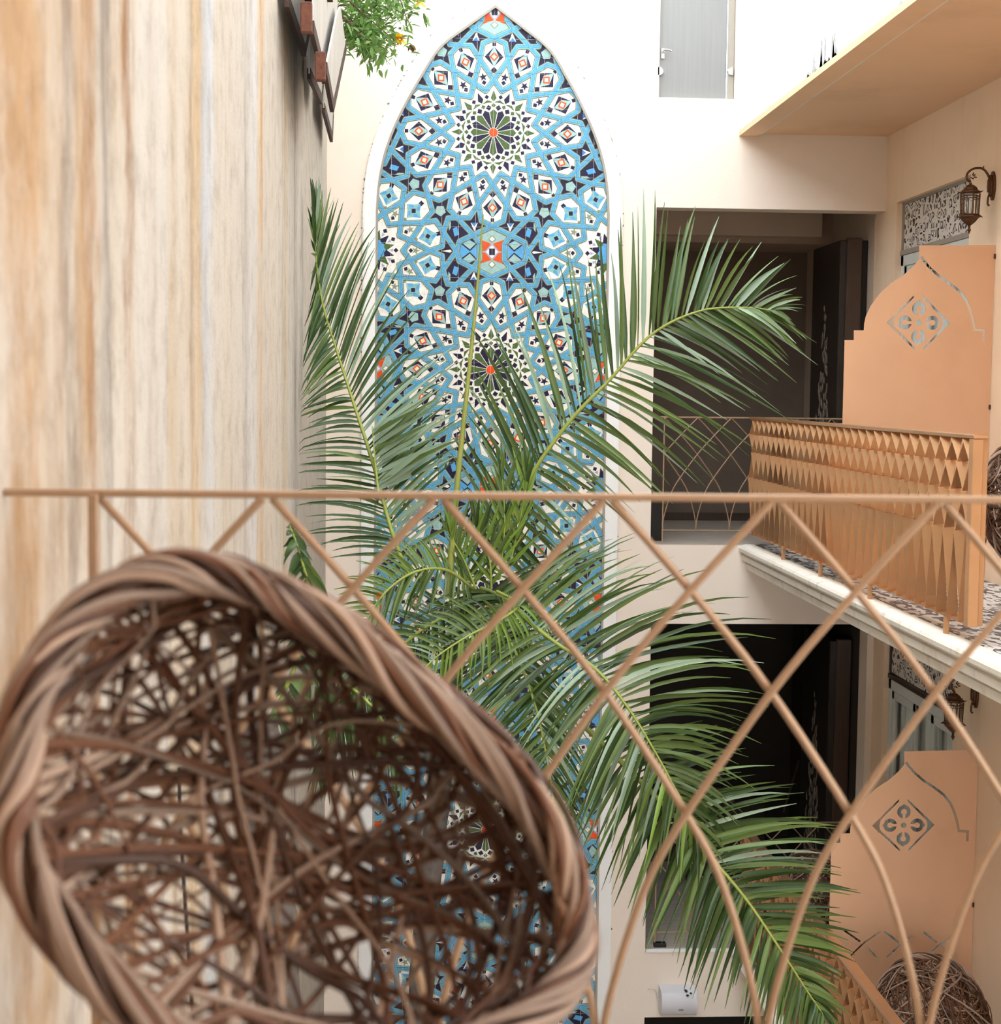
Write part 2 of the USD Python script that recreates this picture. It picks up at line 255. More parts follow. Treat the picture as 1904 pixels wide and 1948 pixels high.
def spline(ctrl, n=40, closed=False):
    """Catmull-Rom through the control points (any dimension)."""
    P = np.asarray(ctrl, float); m = len(P); out = []
    segs = m if closed else m - 1
    u = np.linspace(0, segs, n, endpoint=not closed)
    for x in u:
        i = min(int(x), segs - 1); t = x - i
        g = (lambda k: P[k % m]) if closed else (lambda k: P[min(max(k, 0), m - 1)])
        p0, p1, p2, p3 = g(i - 1), g(i), g(i + 1), g(i + 2)
        out.append(0.5 * (2 * p1 + (p2 - p0) * t + (2 * p0 - 5 * p1 + 4 * p2 - p3) * t * t + (3 * p1 - p0 - 3 * p2 + p3) * t ** 3))
    return np.array(out)
def polys(g): return [p for p in getattr(g, 'geoms', [g]) if p.geom_type == 'Polygon' and p.area > 1e-9]
def extrude(g, h):
    ms = [trimesh.creation.extrude_polygon(p, h, engine='earcut') for p in polys(g)]
    return join(ms) if ms else None
def upright(g, y_front, depth):
    """Polygon in (x, z) made solid: front face at y_front, towards -y, thickness depth behind it."""
    m = extrude(g, depth)
    v = m.vertices.copy(); m.vertices = np.stack([v[:, 0], y_front + v[:, 2], v[:, 1]], 1); m.invert(); return m
def sideways(g, x0, depth):
    """Polygon in (y, z) extruded along +x."""
    m = extrude(g, depth); v = m.vertices.copy(); m.vertices = np.stack([x0 + v[:, 2], v[:, 0], v[:, 1]], 1); return m
def lathe(profile, at_=(0, 0, 0), sections=24, phase=0.0):
    m = trimesh.creation.revolve(np.asarray(profile, float), sections=sections)
    if phase: m.apply_transform(trimesh.transformations.rotation_matrix(phase, [0, 0, 1]))
    m.apply_translation(at_); return m
# ================================================================== the setting
F2F = 3.805                       # storey height
FAR = 15.0                        # depth of the tiled end wall
XR, XE, XL = 4.36, 3.0, -0.69     # right-hand wall, edge of the balconies, party wall
LOW, GND, TOP = -F2F, -2 * F2F, 9.0
S = dict(kind='structure')
put('wall_left', join([box(XL - 0.3, XL, -3.0, 10.98, GND, 5.3), box(XL - 0.3, XL - 0.045, 10.9, FAR + 0.3, GND, 5.3)]), 'stained', label='tall party wall of cream plaster streaked with rust and soot', cat='wall', **S)
# end wall with its openings cut through
holes = unary_union([sbox(2.245, -0.02, XR + .05, 3.06), sbox(2.265, -3.845, 4.30, -0.752), sbox(2.27, GND, XR + .05, -4.49), sbox(2.248, 4.043, 2.938, 6.15)])
face = sbox(-1.0, GND, 6.0, TOP + 0.4).difference(holes)
put('wall_far', upright(face, FAR, 0.26), 'wall', label='cream end wall carrying the tall tiled arch and the gallery openings', cat='wall', **S)
wr = sbox(3.0, GND, FAR + 3.2, 3.9).difference(unary_union([sbox(12.72, -0.015, 14.66, 3.10), sbox(12.72, LOW - 0.015, 14.66, -0.72)]))
put('wall_right', sideways(wr, XR, 0.25), 'wall_right', label='warm plaster wall behind the two balconies on the right', cat='wall', **S)
put('wall_parapet', join([box(XE, XE + 0.2, 3.0, FAR, 3.73, TOP + 0.2)]), 'parapet', label='white parapet face above the balcony soffit', cat='wall', **S)
# sloped drip edge and the balcony roof slab
so = put('ceiling', box(XE + 0.18, XR + 0.02, 3.0, FAR + 0.01, 3.735, 3.95), 'soffit', label='warm plaster soffit over the upper balcony', cat='ceiling', **S)
put('trim_1', join([box(XE - 0.012, XE + 0.165, 3.0, FAR, 3.712, 3.76)]), 'soffit', label='raised drip edge along the outer rim of the upper soffit', cat='trim', **S)
# soot growth on the parapet's lower rim
rnd = random.Random(5); ms = []
for k in range(20):
    y = rnd.choice((12.45, 12.0, 11.7, 10.1)) + rnd.gauss(0, .1); h = 0.03 + rnd.random() ** 3 * 0.2; w = 0.02 + rnd.random() * 0.04
    ms.append(sideways(Polygon([(y - w, 3.762), (y + w, 3.762), (y + w * 0.2, 3.762 + h)]), XE - 0.006, 0.005))
M['mould'] = plain('grey_mould', (176, 176, 176), 0.9, var=0.3, scale=30.0)
# balcony slabs with stepped, weathered cornice; the same on both storeys
XC = XE + 0.07
def cornice_profile(z): return [(XC + 0.03, z - 0.014), (XC + 0.008, z - 0.022), (XC - 0.004, z - 0.040), (XC - 0.002, z - 0.066), (XC + 0.012, z - 0.082), (XC + 0.045, z - 0.088), (XC + 0.045, z - 0.102), (XC + 0.026, z - 0.108), (XC + 0.03, z - 0.155), (XC + 0.075, z - 0.162), (XC + 0.075, z - 0.176), (XC + 0.058, z - 0.182), (XC + 0.068, z - 0.238), (XC + 0.35, z - 0.238), (XC + 0.35, z - 0.012), (XC + 0.06, z - 0.008)]
for i, z in enumerate((0.0, LOW)):
    Y0 = 8.05
    sec = Polygon(cornice_profile(z)); m = extrude(sec, FAR - Y0); v = m.vertices.copy(); m.vertices = np.stack([v[:, 0], Y0 + v[:, 2], v[:, 1]], 1); m.invert()
    ret = []                                                                                # returned end, facing the gallery
    for x_in, za, zb in ((0.0, z - 0.085, z - 0.012), (0.028, z - 0.158, z - 0.105), (0.06, z - 0.238, z - 0.178)):
        ret.append(cbox(XC + x_in, XR, Y0 - 0.06 + x_in, Y0 + 0.12, za, zb, 0.02))
    put(f'trim_{2 + i}', join([m] + ret), 'cornice', smooth=False, label=('weathered white moulded cornice along the upper balcony edge' if i == 0 else 'white moulded cornice along the lower balcony edge'), cat='trim', **S)
    put('balcony_floor', box(XC + 0.14, XR, Y0, FAR, z - 0.236, z - 0.006), 'pebble', label=('black and white chip floor of the upper balcony' if i == 0 else 'black and white chip floor of the lower balcony'), cat='floor', **S)
mould = put('mould_stain', join(ms), 'mould', label='grey mould creeping up the white parapet from its lower rim', cat='mould', kind='stuff')

# gallery hall behind the upper opening
h = {}
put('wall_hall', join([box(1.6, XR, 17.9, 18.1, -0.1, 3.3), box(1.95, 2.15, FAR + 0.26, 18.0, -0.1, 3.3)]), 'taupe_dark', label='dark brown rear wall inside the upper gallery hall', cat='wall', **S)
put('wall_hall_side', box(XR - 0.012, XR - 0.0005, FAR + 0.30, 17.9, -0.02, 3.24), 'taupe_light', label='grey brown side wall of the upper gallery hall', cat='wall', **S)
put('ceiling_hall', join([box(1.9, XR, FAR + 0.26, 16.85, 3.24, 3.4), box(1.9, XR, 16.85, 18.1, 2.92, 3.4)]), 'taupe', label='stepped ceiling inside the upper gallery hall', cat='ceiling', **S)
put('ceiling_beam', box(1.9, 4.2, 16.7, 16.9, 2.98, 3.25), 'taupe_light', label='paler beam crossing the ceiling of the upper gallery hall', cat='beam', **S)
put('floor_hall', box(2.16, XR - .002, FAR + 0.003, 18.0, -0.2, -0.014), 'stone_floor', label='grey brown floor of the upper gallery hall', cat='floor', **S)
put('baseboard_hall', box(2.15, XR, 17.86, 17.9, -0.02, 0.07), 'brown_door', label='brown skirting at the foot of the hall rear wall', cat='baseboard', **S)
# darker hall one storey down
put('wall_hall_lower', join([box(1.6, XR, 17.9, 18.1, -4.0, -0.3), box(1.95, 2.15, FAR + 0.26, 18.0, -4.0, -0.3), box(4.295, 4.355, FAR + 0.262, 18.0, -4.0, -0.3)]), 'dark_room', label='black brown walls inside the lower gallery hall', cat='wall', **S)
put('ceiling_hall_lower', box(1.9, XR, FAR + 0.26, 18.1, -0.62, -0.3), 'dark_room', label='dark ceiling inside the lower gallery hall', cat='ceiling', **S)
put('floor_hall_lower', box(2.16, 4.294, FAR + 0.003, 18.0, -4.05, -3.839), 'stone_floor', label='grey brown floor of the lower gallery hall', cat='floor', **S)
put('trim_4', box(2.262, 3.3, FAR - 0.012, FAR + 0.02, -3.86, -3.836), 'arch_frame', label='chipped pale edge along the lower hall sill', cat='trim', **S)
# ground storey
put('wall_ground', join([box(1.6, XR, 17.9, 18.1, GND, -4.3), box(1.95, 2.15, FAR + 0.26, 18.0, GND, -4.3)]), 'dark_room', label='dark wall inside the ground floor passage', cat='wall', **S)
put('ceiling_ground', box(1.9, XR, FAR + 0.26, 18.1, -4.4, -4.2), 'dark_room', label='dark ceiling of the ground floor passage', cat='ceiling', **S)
put('floor', box(-1.2, 6.0, -3.0, 18.2, GND - 0.2, GND), 'stone_floor', label='paved courtyard floor', cat='floor', **S)
# the gallery the photographer stands on
put('floor_gallery', box(XL, 6.0, -3.0, 2.98, -0.3, 0.0), 'stone_floor', label='floor of the near gallery', cat='floor', **S)
put('floor_gallery_lower', box(XL, XR, -3.0, 2.9, LOW - .3, LOW), 'stone_floor', label='floor of the open gallery one storey below', cat='floor', **S)
put('ground', box(-40, 40, -60, -3.0, GND - .2, GND - .02), 'stone_floor', label='ground outside the near wing', cat='ground', **S)
put('wall_gallery', box(XL, 6.0, -3.2, -3.0, -0.3, 3.8), 'wall', label='wall behind the near gallery', cat='wall', **S)
put('ceiling_gallery', box(XL, 6.0, -3.0, 1.6, 3.75, 3.95), 'soffit', label='ceiling over the near gallery', cat='ceiling', **S)

# ------------------------------------------------------------------ doors and windows
d = thing('door_3', 'grey door with a lever handle, high up beside the tiled arch', 'door', (2.6, FAR, 4.04), kind='structure')
put('door_leaf', cbox(2.25, 2.868, FAR + 0.05, FAR + 0.09, 4.046, 6.2), 'grey_door', d)
put('door_frame', join([cbox(2.880, 2.936, FAR + 0.03, FAR + 0.12, 4.046, 6.2), box(2.246, 2.256, FAR + 0.04, FAR + 0.1, 4.046, 6.2)]), 'grey_trim', d)
hp = at(1262, 97, FAR)
lever = [hp + [0.0, 0.03, 0.0], hp + [0.0, -0.03, 0.0], hp + [0.03, -0.035, 0.006], hp + [0.07, -0.035, -0.004]]
put('handle', join([tube(spline(lever, 12), 0.008), box(hp[0] - 0.014, hp[0] + 0.014, FAR + 0.03, FAR + 0.055, hp[2] - 0.06, hp[2] + 0.03)]), 'steel', d, smooth=40)
for px, half in ((1254, 1), (1392, -1)):
    c = at(px, 135, FAR); q = Point(0, 0).buffer(0.036).intersection(sbox(-0.04 if half < 0 else -0.0, -0.04, 0.04 if half > 0 else 0.0, 0.04)); q = affinity.translate(q.union(sbox(-0.012, -0.036, 0.012, 0.036)), c[0], c[2])
    put('glass_clamp', upright(q, FAR + 0.0, 0.035), 'steel', d)

def sliding_window(name, z0, z1, label):
    """Pierced transom panel above a pale framed sliding glass door, let into the right-hand wall."""
    Y0, Y1, x = 12.72, 14.66, XR + 0.05
    w = thing(name, label, 'window', (x, 13.7, z0), kind='structure')
    zt = z1 - 0.44
    put('transom_panel', box(x + 0.02, x + 0.05, Y0 + 0.02, Y1 - 0.02, zt + 0.02, z1 - 0.01), 'transom', w, label='black and white pierced arabesque panel')
    put('transom_frame', join([box(x, x + 0.06, Y0, Y1, z1 - 0.02, z1), box(x - 0.01, x + 0.06, Y0, Y1, zt - 0.03, zt + 0.012), box(x, x + 0.06, Y1 - 0.02, Y1, zt, z1), box(x, x + 0.06, Y0, Y0 + 0.02, zt, z1)]), 'brown_door' if z0 < -1 else 'grey_trim', w)
    zt -= 0.03
    put('window_frame', join([cbox(x, x + 0.08, Y0, Y1, zt - 0.1, zt), cbox(x, x + 0.08, Y1 - 0.08, Y1, z0, zt), cbox(x, x + 0.08, Y0, Y0 + 0.07, z0, zt), cbox(x, x + 0.08, Y0, Y1, z0, z0 + 0.06)]), 'frame_white', w)
    for k, (a, b, off) in enumerate(((Y0 + 0.07, Y0 + 0.74, 0.0), (Y0 + 0.62, Y0 + 1.28, 0.03), (Y0 + 1.16, Y1 - 0.08, 0.0))):
        s = put('sash', join([cbox(x + off + 0.01, x + off + 0.045, a, a + 0.075, z0 + 0.06, zt - 0.1), cbox(x + off + 0.01, x + off + 0.045, b - 0.075, b, z0 + 0.06, zt - 0.1),
                              cbox(x + off + 0.01, x + off + 0.045, a, b, zt - 0.18, zt - 0.1), cbox(x + off + 0.01, x + off + 0.045, a, b, z0 + 0.06, z0 + 0.15)]), 'frame_white', w)
        put('pane', box(x + off + 0.024, x + off + 0.03, a + 0.06, b - 0.06, z0 + 0.14, zt - 0.17), 'pane', s)
    yy = np.linspace(Y0, Y1, 90); prof = Polygon(list(zip(yy, 0.02 * np.sin(yy * 44))) + list(zip(yy[::-1], 0.02 * np.sin(yy[::-1] * 44) + 0.008)))
    m = extrude(prof, zt - z0); v = m.vertices.copy(); m.vertices = np.stack([x + 0.10 + v[:, 1], v[:, 0], z0 + v[:, 2]], 1)
    put('curtain', m, 'curtain', w, smooth=50)
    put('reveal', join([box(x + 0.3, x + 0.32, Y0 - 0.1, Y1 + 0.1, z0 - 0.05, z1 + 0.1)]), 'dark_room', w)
sliding_window('window_1', -0.015, 3.10, 'pale sliding glass door under a pierced panel on the upper balcony')
sliding_window('window_2', LOW - 0.015, -0.72, 'pale sliding glass door under a pierced panel on the lower balcony')

def carved_door(name, z, label, h):
    x0, x1, y0, y1 = 4.05, 4.335, 15.5, 16.55
    dd = thing(name, label, 'door', ((x0 + x1) / 2, 16.0, z), kind='structure')
    put('door_leaf', cbox(x0 + 0.03, x0 + 0.10, y0, y1, z, z + h, 0.008), 'carved', dd)
    put('door_frame', cbox(x0 + 0.09, x1 - 0.05, y0 - 0.03, y0 + 0.05, z, z + h + 0.02, 0.008), 'brown_door', dd)
    put('hinge_stile', cbox(x1 - 0.05, x1 + 0.01, y0, y0 + 0.06, z, z + h, 0.008), 'black', dd)
    r_ = random.Random(11); seeds = []
    for row in range(26):
        t = row / 25.0; half = 0.03 + 0.30 * min(1, (1 - t) * 1.25) ** 0.9
        for q in range(max(1, int(half * 40))):
            u = (r_.random() * 2 - 1) * half; zz = z + 0.12 + t * (h - 0.75) + r_.uniform(-0.03, 0.03)
            m = trimesh.creation.icosphere(1, 1.0); m.apply_scale([0.010, 0.013, 0.035 + 0.02 * r_.random()]); m.apply_transform(trimesh.transformations.rotation_matrix(r_.uniform(-0.5, 0.5), [1, 0, 0])); m.apply_translation([x0 + 0.03, (y0 + y1) / 2 + u, zz]); seeds.append(m)
    put('carving', join(seeds), 'carved_light', dd, smooth=True, kind='stuff', label='small carved seed shapes rising to a point')
carved_door('door_1', -0.02, 'blackened carved door standing open in the upper gallery hall', 2.86)
carved_door('door_2', -3.845, 'blackened carved door standing open in the dark lower hall', 2.86)
# ================================================================== tiled arch
CX, CZ, UNIT = 0.754, 3.698, 2.128          # top rosette centre, pattern repeat
ARC = [(0, 0), (0.268, 0.194), (0.494, 0.374), (0.654, 0.619), (0.795, 0.868), (0.908, 1.108), (0.988, 1.343), (1.035, 1.593), (1.052, 1.833)]
ARCH_TOP, ARCH_X, ARCH_BOT = 4.813, 0.760, -5.4
sp = spline(ARC, 40)
half = [(ARCH_X + dx, ARCH_TOP - dz) for dx, dz in sp]
arch = Polygon(half + [(ARCH_X + 1.0525, ARCH_BOT), (ARCH_X - 1.0525, ARCH_BOT)] + [(2 * ARCH_X - x, z) for x, z in half[::-1]][:-1])
frame_ring = arch.buffer(0.122, join_style=2, mitre_limit=3.0).difference(arch)
fm = upright(frame_ring, FAR - 0.035, 0.045)
lip = upright(arch.buffer(0.122, join_style=2, mitre_limit=3.0).buffer(-0.012, join_style=2).difference(arch.buffer(0.014, join_style=2)), FAR - 0.042, 0.012)
put('trim_5', join([fm, lip]), 'arch_frame', label='white painted border around the pointed tiled arch', cat='trim', kind='structure')
put('trim_6', upright(arch.buffer(0.004).difference(arch.buffer(-0.016)), FAR - 0.037, 0.04), 'grey_trim', label='thin grey beige bead lining the inside of the tiled arch', cat='trim', kind='structure')

rnd = random.Random(9); soot = []
edge_o = arch.buffer(0.1225, join_style=2, mitre_limit=3.0).exterior; Lt = edge_o.length
for k in range(900):
    q = edge_o.interpolate(rnd.random() * Lt)
    left = q.x < ARCH_X; top = (q.y - 1.6) / 3.2
    if q.y < -4.8 or rnd.random() > (0.15 + 0.85 * max(0, min(1, top)) * (1.0 if left else 0.6)): continue
    r_ = rnd.uniform(.002, .009) * (1.5 if rnd.random() < .2 else 1); a_ = rnd.random() * 3
    soot.append(affinity.rotate(affinity.scale(Point(q.x + rnd.gauss(0, .004), q.y + rnd.gauss(0, .004)).buffer(r_, 3), 1, rnd.uniform(.6, 2.4)), math.degrees(a_)))
M['soot'] = plain('wall_soot', (150, 138, 128), 0.9, var=0.3)
put('soot_speck', upright(unary_union(soot), FAR - 0.0015, 0.001), 'soot', label='soot specks gathered along the outer edge of the arch border', cat='soot', kind='stuff')

def rot(p, a): c, s = math.cos(a), math.sin(a); return (p[0] * c - p[1] * s, p[0] * s + p[1] * c)
def pol(r, a): return (r * math.cos(math.radians(a)), r * math.sin(math.radians(a)))
def axis16(phi):
    k = round(phi / 22.5) % 4
    return {0: (0.392, 0.371, 0.047), 2: (0.384, 0.364, 0.043)}.get(k, (0.389, 0.369, 0.047))
def axis12(phi): return (0.323, 0.290, 0.058) if round((phi - 45) / 30.0) % 3 == 0 else (0.3038, 0.2836, 0.0557)
def star_segments(n, phis, N, X, K, axis):
    h, out = 180.0 / n, []
    for p in phis:
        A, Q, W = axis(p)
        for s in (1, -1):
            q = rot((Q, s * W), math.radians(p))
            out += [(pol(N, p + s * h), pol(X, p)), (pol(X, p), pol(K, p + s * h)), (pol(K, p + s * h), q), (q, pol(A, p))]
    return out
SEG16 = star_segments(16, [22.5 * k for k in range(16)], 0.1756, 0.219, 0.3073, axis16)
SEG12 = star_segments(12, [15 + 30 * k for k in range(12)], 0.1226, 0.160, 0.236, axis12)
FILL = []
for sx in (1, -1):
    for sy in (1, -1):
        q = [((0, .108), (.081, .070)), ((.081, .070), (.139, .042)), ((.139, .042), (.152, 0)), ((.152, 0), (.2066, -.0786)), ((.1489, .1406), (.081, .070)), ((.081, .070), (.052, .033)), ((.1489, .1406), (.188, .139)), ((.188, .139), (.2066, .0786))]
        FILL += [((a[0] * sx, a[1] * sy), (b[0] * sx, b[1] * sy)) for a, b in q]
    FILL.append(((.052 * sx, .033), (.052 * sx, -.033)))
FILL_T = [((a[1], a[0]), (b[1], b[0])) for a, b in FILL]
def W2(p): return (CX + p[0] * UNIT, CZ + p[1] * UNIT)
c16 = [(i, -j) for i in (-1, 0, 1) for j in range(-1, 6)]
c12 = [(i + .5, -j - .5) for i in (-1, 0) for j in range(-1, 5)]
fv = [(i, -j - .5) for i in (-1, 0, 1) for j in range(-1, 5)]          # between rosettes one above the other
fh = [(i + .5, -j) for i in (-1, 0) for j in range(-1, 6)]             # between rosettes side by side
reach = arch.buffer(0.25)
def lines(segs, cs):
    out = []
    for c in cs:
        for a, b in segs:
            L = LineString([W2((c[0] + a[0], c[1] + a[1])), W2((c[0] + b[0], c[1] + b[1]))])
            if L.length > 1e-6 and reach.intersects(L): out.append(L)
    return out
net = unary_union(lines(SEG16, c16) + lines(SEG12, c12) + lines(FILL, fv) + lines(FILL_T, fh))
# 15 cm tile joints
T = UNIT / 14.0
gx = [CX + T * (k + 0.0) for k in range(-9, 10)]; gz = [CZ + T * (k + 0.45) for k in range(-62, 10)]
JOINT = 0.0026
def jointed(g):
    x0, z0, x1, z1 = g.bounds
    cut = [sbox(x - JOINT / 2, z0 - 1, x + JOINT / 2, z1 + 1) for x in gx if x0 < x < x1] + [sbox(x0 - 1, z - JOINT / 2, x1 + 1, z + JOINT / 2) for z in gz if z0 < z < z1]
    return g.difference(unary_union(cut)) if cut else g
mural = thing('tile_mural', 'tall pointed arch of blue star patterned glazed tile on the end wall', 'tile mural', (ARCH_X, FAR, ARCH_BOT))
BACK = FAR - 0.004
put('grout_bed', upright(arch, BACK, 0.02), 't_grout', mural)
inside = arch.buffer(-0.004)
# straps: olive edge, turquoise glaze, blue core with two fine darker lines
strap_edge = net.buffer(0.0262, join_style=2, mitre_limit=2.0).intersection(inside)
strap_teal = net.buffer(0.0205, join_style=2, mitre_limit=2.0).intersection(inside)
strap_line = net.buffer(0.0125, join_style=2, mitre_limit=2.0).intersection(inside)
strap_core = net.buffer(0.0098, join_style=2, mitre_limit=2.0).intersection(inside)
st = thing.__call__ if False else None
edge = put('strapwork', upright(jointed(strap_edge), BACK - 0.005, 0.006), 't_olive', mural, label='interlaced raised blue bands edged in olive')
put('strap_glaze', upright(jointed(strap_teal), BACK - 0.0065, 0.004), 't_strap_teal', edge)
put('strap_line', upright(jointed(strap_line), BACK - 0.0072, 0.003), 't_strap_line', edge)
put('strap_core', upright(jointed(strap_core), BACK - 0.0085, 0.003), 't_strap_blue', edge)
# ---- cells between the straps
pieces = []          # (polygon in world x-z, material key, part name, height)
open_area = inside.difference(strap_edge)
cells = [c for c in polys(open_area) if c.area > 2e-5]
reps = []
for c in c16:
    reps += [((c[0], c[1]), 'star', 0)] + [((c[0] + pol(.3146, 22.5 * k)[0], c[1] + pol(.3146, 22.5 * k)[1]), 'petal', 0) for k in range(16)] + [((c[0] + pol(.222, 22.5 * k + 11.25)[0], c[1] + pol(.222, 22.5 * k + 11.25)[1]), 'kite', 0) for k in range(16)]
for c in c12:
    reps += [((c[0], c[1]), 'star', 0)] + [((c[0] + pol(.235, 15 + 30 * k)[0], c[1] + pol(.235, 15 + 30 * k)[1]), 'petal', 0) for k in range(12)] + [((c[0] + pol(.168, 30 * k)[0], c[1] + pol(.168, 30 * k)[1]), 'kite', 0) for k in range(12)]
for c in fv + fh: reps += [((c[0], c[1]), 'medal', 0)]
RP = np.array([W2(r[0]) for r in reps]); RK = [r[1] for r in reps]; RR = np.array([{'star': .09, 'petal': .05, 'kite': .035, 'medal': .05}[k] * UNIT for k in RK])
for c in cells:
    p = np.array(c.representative_point().coords[0]) if not c.contains(c.centroid) else np.array(c.centroid.coords[0])
    dist = np.linalg.norm(RP - p, axis=1) / RR; k = int(dist.argmin())
    kind = RK[k] if dist[k] < 1.0 else 'dark'
    pieces.append((c, {'medal': 'grey_teal', 'dark': 'navy'}.get(kind, 'white'), {'star': 'star_field', 'petal': 'petal_tile', 'kite': 'kite_tile', 'medal': 'medallion_tile'}.get(kind, 'corner_tile'), 0.0015))
def add(c, ang, pts, key, name, hgt):
    """Polygon in a local frame (u along direction ang, v across), in pattern units round centre c."""
    a = math.radians(ang); q = [W2((c[0] + rot(p, a)[0], c[1] + rot(p, a)[1])) for p in pts]
    g = Polygon(q)
    if not inside.intersects(g): return
    g = g.buffer(0).intersection(open_area if hgt < 0.01 else inside)
    for p in polys(g): pieces.append((p, key, name, hgt))
def ngon(u, v, r, n=4, ph=0.0): return [(u + r * math.cos(ph + 2 * math.pi * k / n), v + r * math.sin(ph + 2 * math.pi * k / n)) for k in range(n)]
def star(u, v, r, n=5, inner=0.42, ph=0.0): return [(u + (r if k % 2 == 0 else r * inner) * math.cos(ph + math.pi * k / n), v + (r if k % 2 == 0 else r * inner) * math.sin(ph + math.pi * k / n)) for k in range(2 * n)]
for c in c16:
    for k in range(16):
        p = 22.5 * k; r = .3146
        add(c, p, [(r + .043, 0), (r, .040), (r - .041, 0), (r, -.040)], 'navy', 'diamond_tile', .0025)
        add(c, p, [(r + .042, .0015), (r + .004, .0215), (r - .040, .0015), (r - .040, -.0015), (r - .004, -.0215), (r + .042, -.0015)], 'grey_teal', 'lozenge_tile', .0032)
        add(c, p, ngon(r, 0, .0195), 'orange', 'square_tile', .004)
        add(c, p, ngon(r, 0, .0112), 'cream', 'square_core', .0048)
        add(c, p, ngon(r + .0520, 0, .0105, 4, math.pi / 4), 'navy', 'accent_tile', .0025)
        add(c, p, [(r - .041, 0), (r - .055, .0135), (r - .071, 0), (r - .055, -.0135)], 'navy', 'accent_tile', .0025)
        q = p + 11.25
        add(c, q, star(.234, 0, .0185, 5, .42, 0), 'navy', 'star_tile', .0025)
        add(c, q, [(.2215, 0), (.211, .0105), (.2, 0), (.211, -.0105)], 'navy', 'accent_tile', .0025)
        # rosette disc
        g = 'green' if k % 2 == 0 else 'navy'
        add(c, p, [(.020, .0028), (.084, .0150), (.0975, 0), (.084, -.0150), (.020, -.0028)], g, 'rosette_petal', .0025)
        add(c, q, ngon(.1045, 0, .0125), 'navy', 'rosette_square', .0025)
        add(c, p, ngon(.1135, 0, .0098), 'green', 'rosette_square', .0025)
        a1, a2, am = pol(.1265, 0.7), pol(.1265, 21.8), pol(.1375, 11.25)
        add(c, p, [a1, am, a2, pol(.1258, 11.25)], 'green', 'rosette_sliver', .0025)
        add(c, p, [(.1285, 0), (.1435, .0125), (.1775, 0), (.1435, -.0125)], g, 'rosette_kite', .0025)
        add(c, q, ngon(.1500, 0, .0098), 'navy', 'rosette_square', .0025)
    add(c, 0, ngon(0, 0, .0182, 24), 'orange', 'rosette_disc', .004)
for c in c12:
    for k in range(12):
        p = 15 + 30 * k; r = .235; q = p + 15
        o4 = [(r + .044, 0), (r + .0185, .0185), (r, .041), (r - .0185, .0185), (r - .041, 0), (r - .0185, -.0185), (r, -.041), (r + .0185, -.0185)]
        add(c, p, o4, 'blue', 'diamond_tile', .0024)
        for q_ in (0, 2, 4, 6): add(c, p, [o4[q_], o4[q_ + 1], (r, 0)], 'strap_teal', 'fan_tile', .003)
        add(c, p, ngon(r, 0, .0195), 'strap_teal', 'square_tile', .0034)
        add(c, p, ngon(r, 0, .0118), 'navy', 'square_core', .0042)
        add(c, p, ngon(r + .0455, 0, .012, 4, math.pi / 4), 'navy', 'accent_tile', .0025)
        add(c, p, [(r - .043, 0), (r - .054, .014), (r - .066, 0), (r - .054, -.014)], 'sage', 'accent_tile', .0025)
        add(c, q, star(.176, 0, .0175, 5, .42, 0), 'sage', 'star_tile', .0025)
        add(c, q, [(.165, 0), (.1555, .0105), (.146, 0), (.1555, -.0105)], 'navy', 'accent_tile', .0025)
        add(c, p, [(.040, .0), (.050, .0150), (.0885, 0), (.050, -.0150)], 'navy' if k % 2 else 'green', 'rosette_kite', .0026)
        add(c, q, ngon(.0925, 0, .0105), 'navy', 'rosette_square', .0025)
        add(c, q, [(.064, 0), (.080, .007), (.080, -.007)], 'lavender', 'rosette_sliver', .0025)
        add(c, q, [(.0, 0), (.042, .011), (.050, 0), (.042, -.011)], 'blue', 'rosette_petal', .0028)
        add(c, p, [(.0, 0), (.030, .008), (.042, 0), (.030, -.008)], 'strap_teal', 'rosette_petal', .0026)
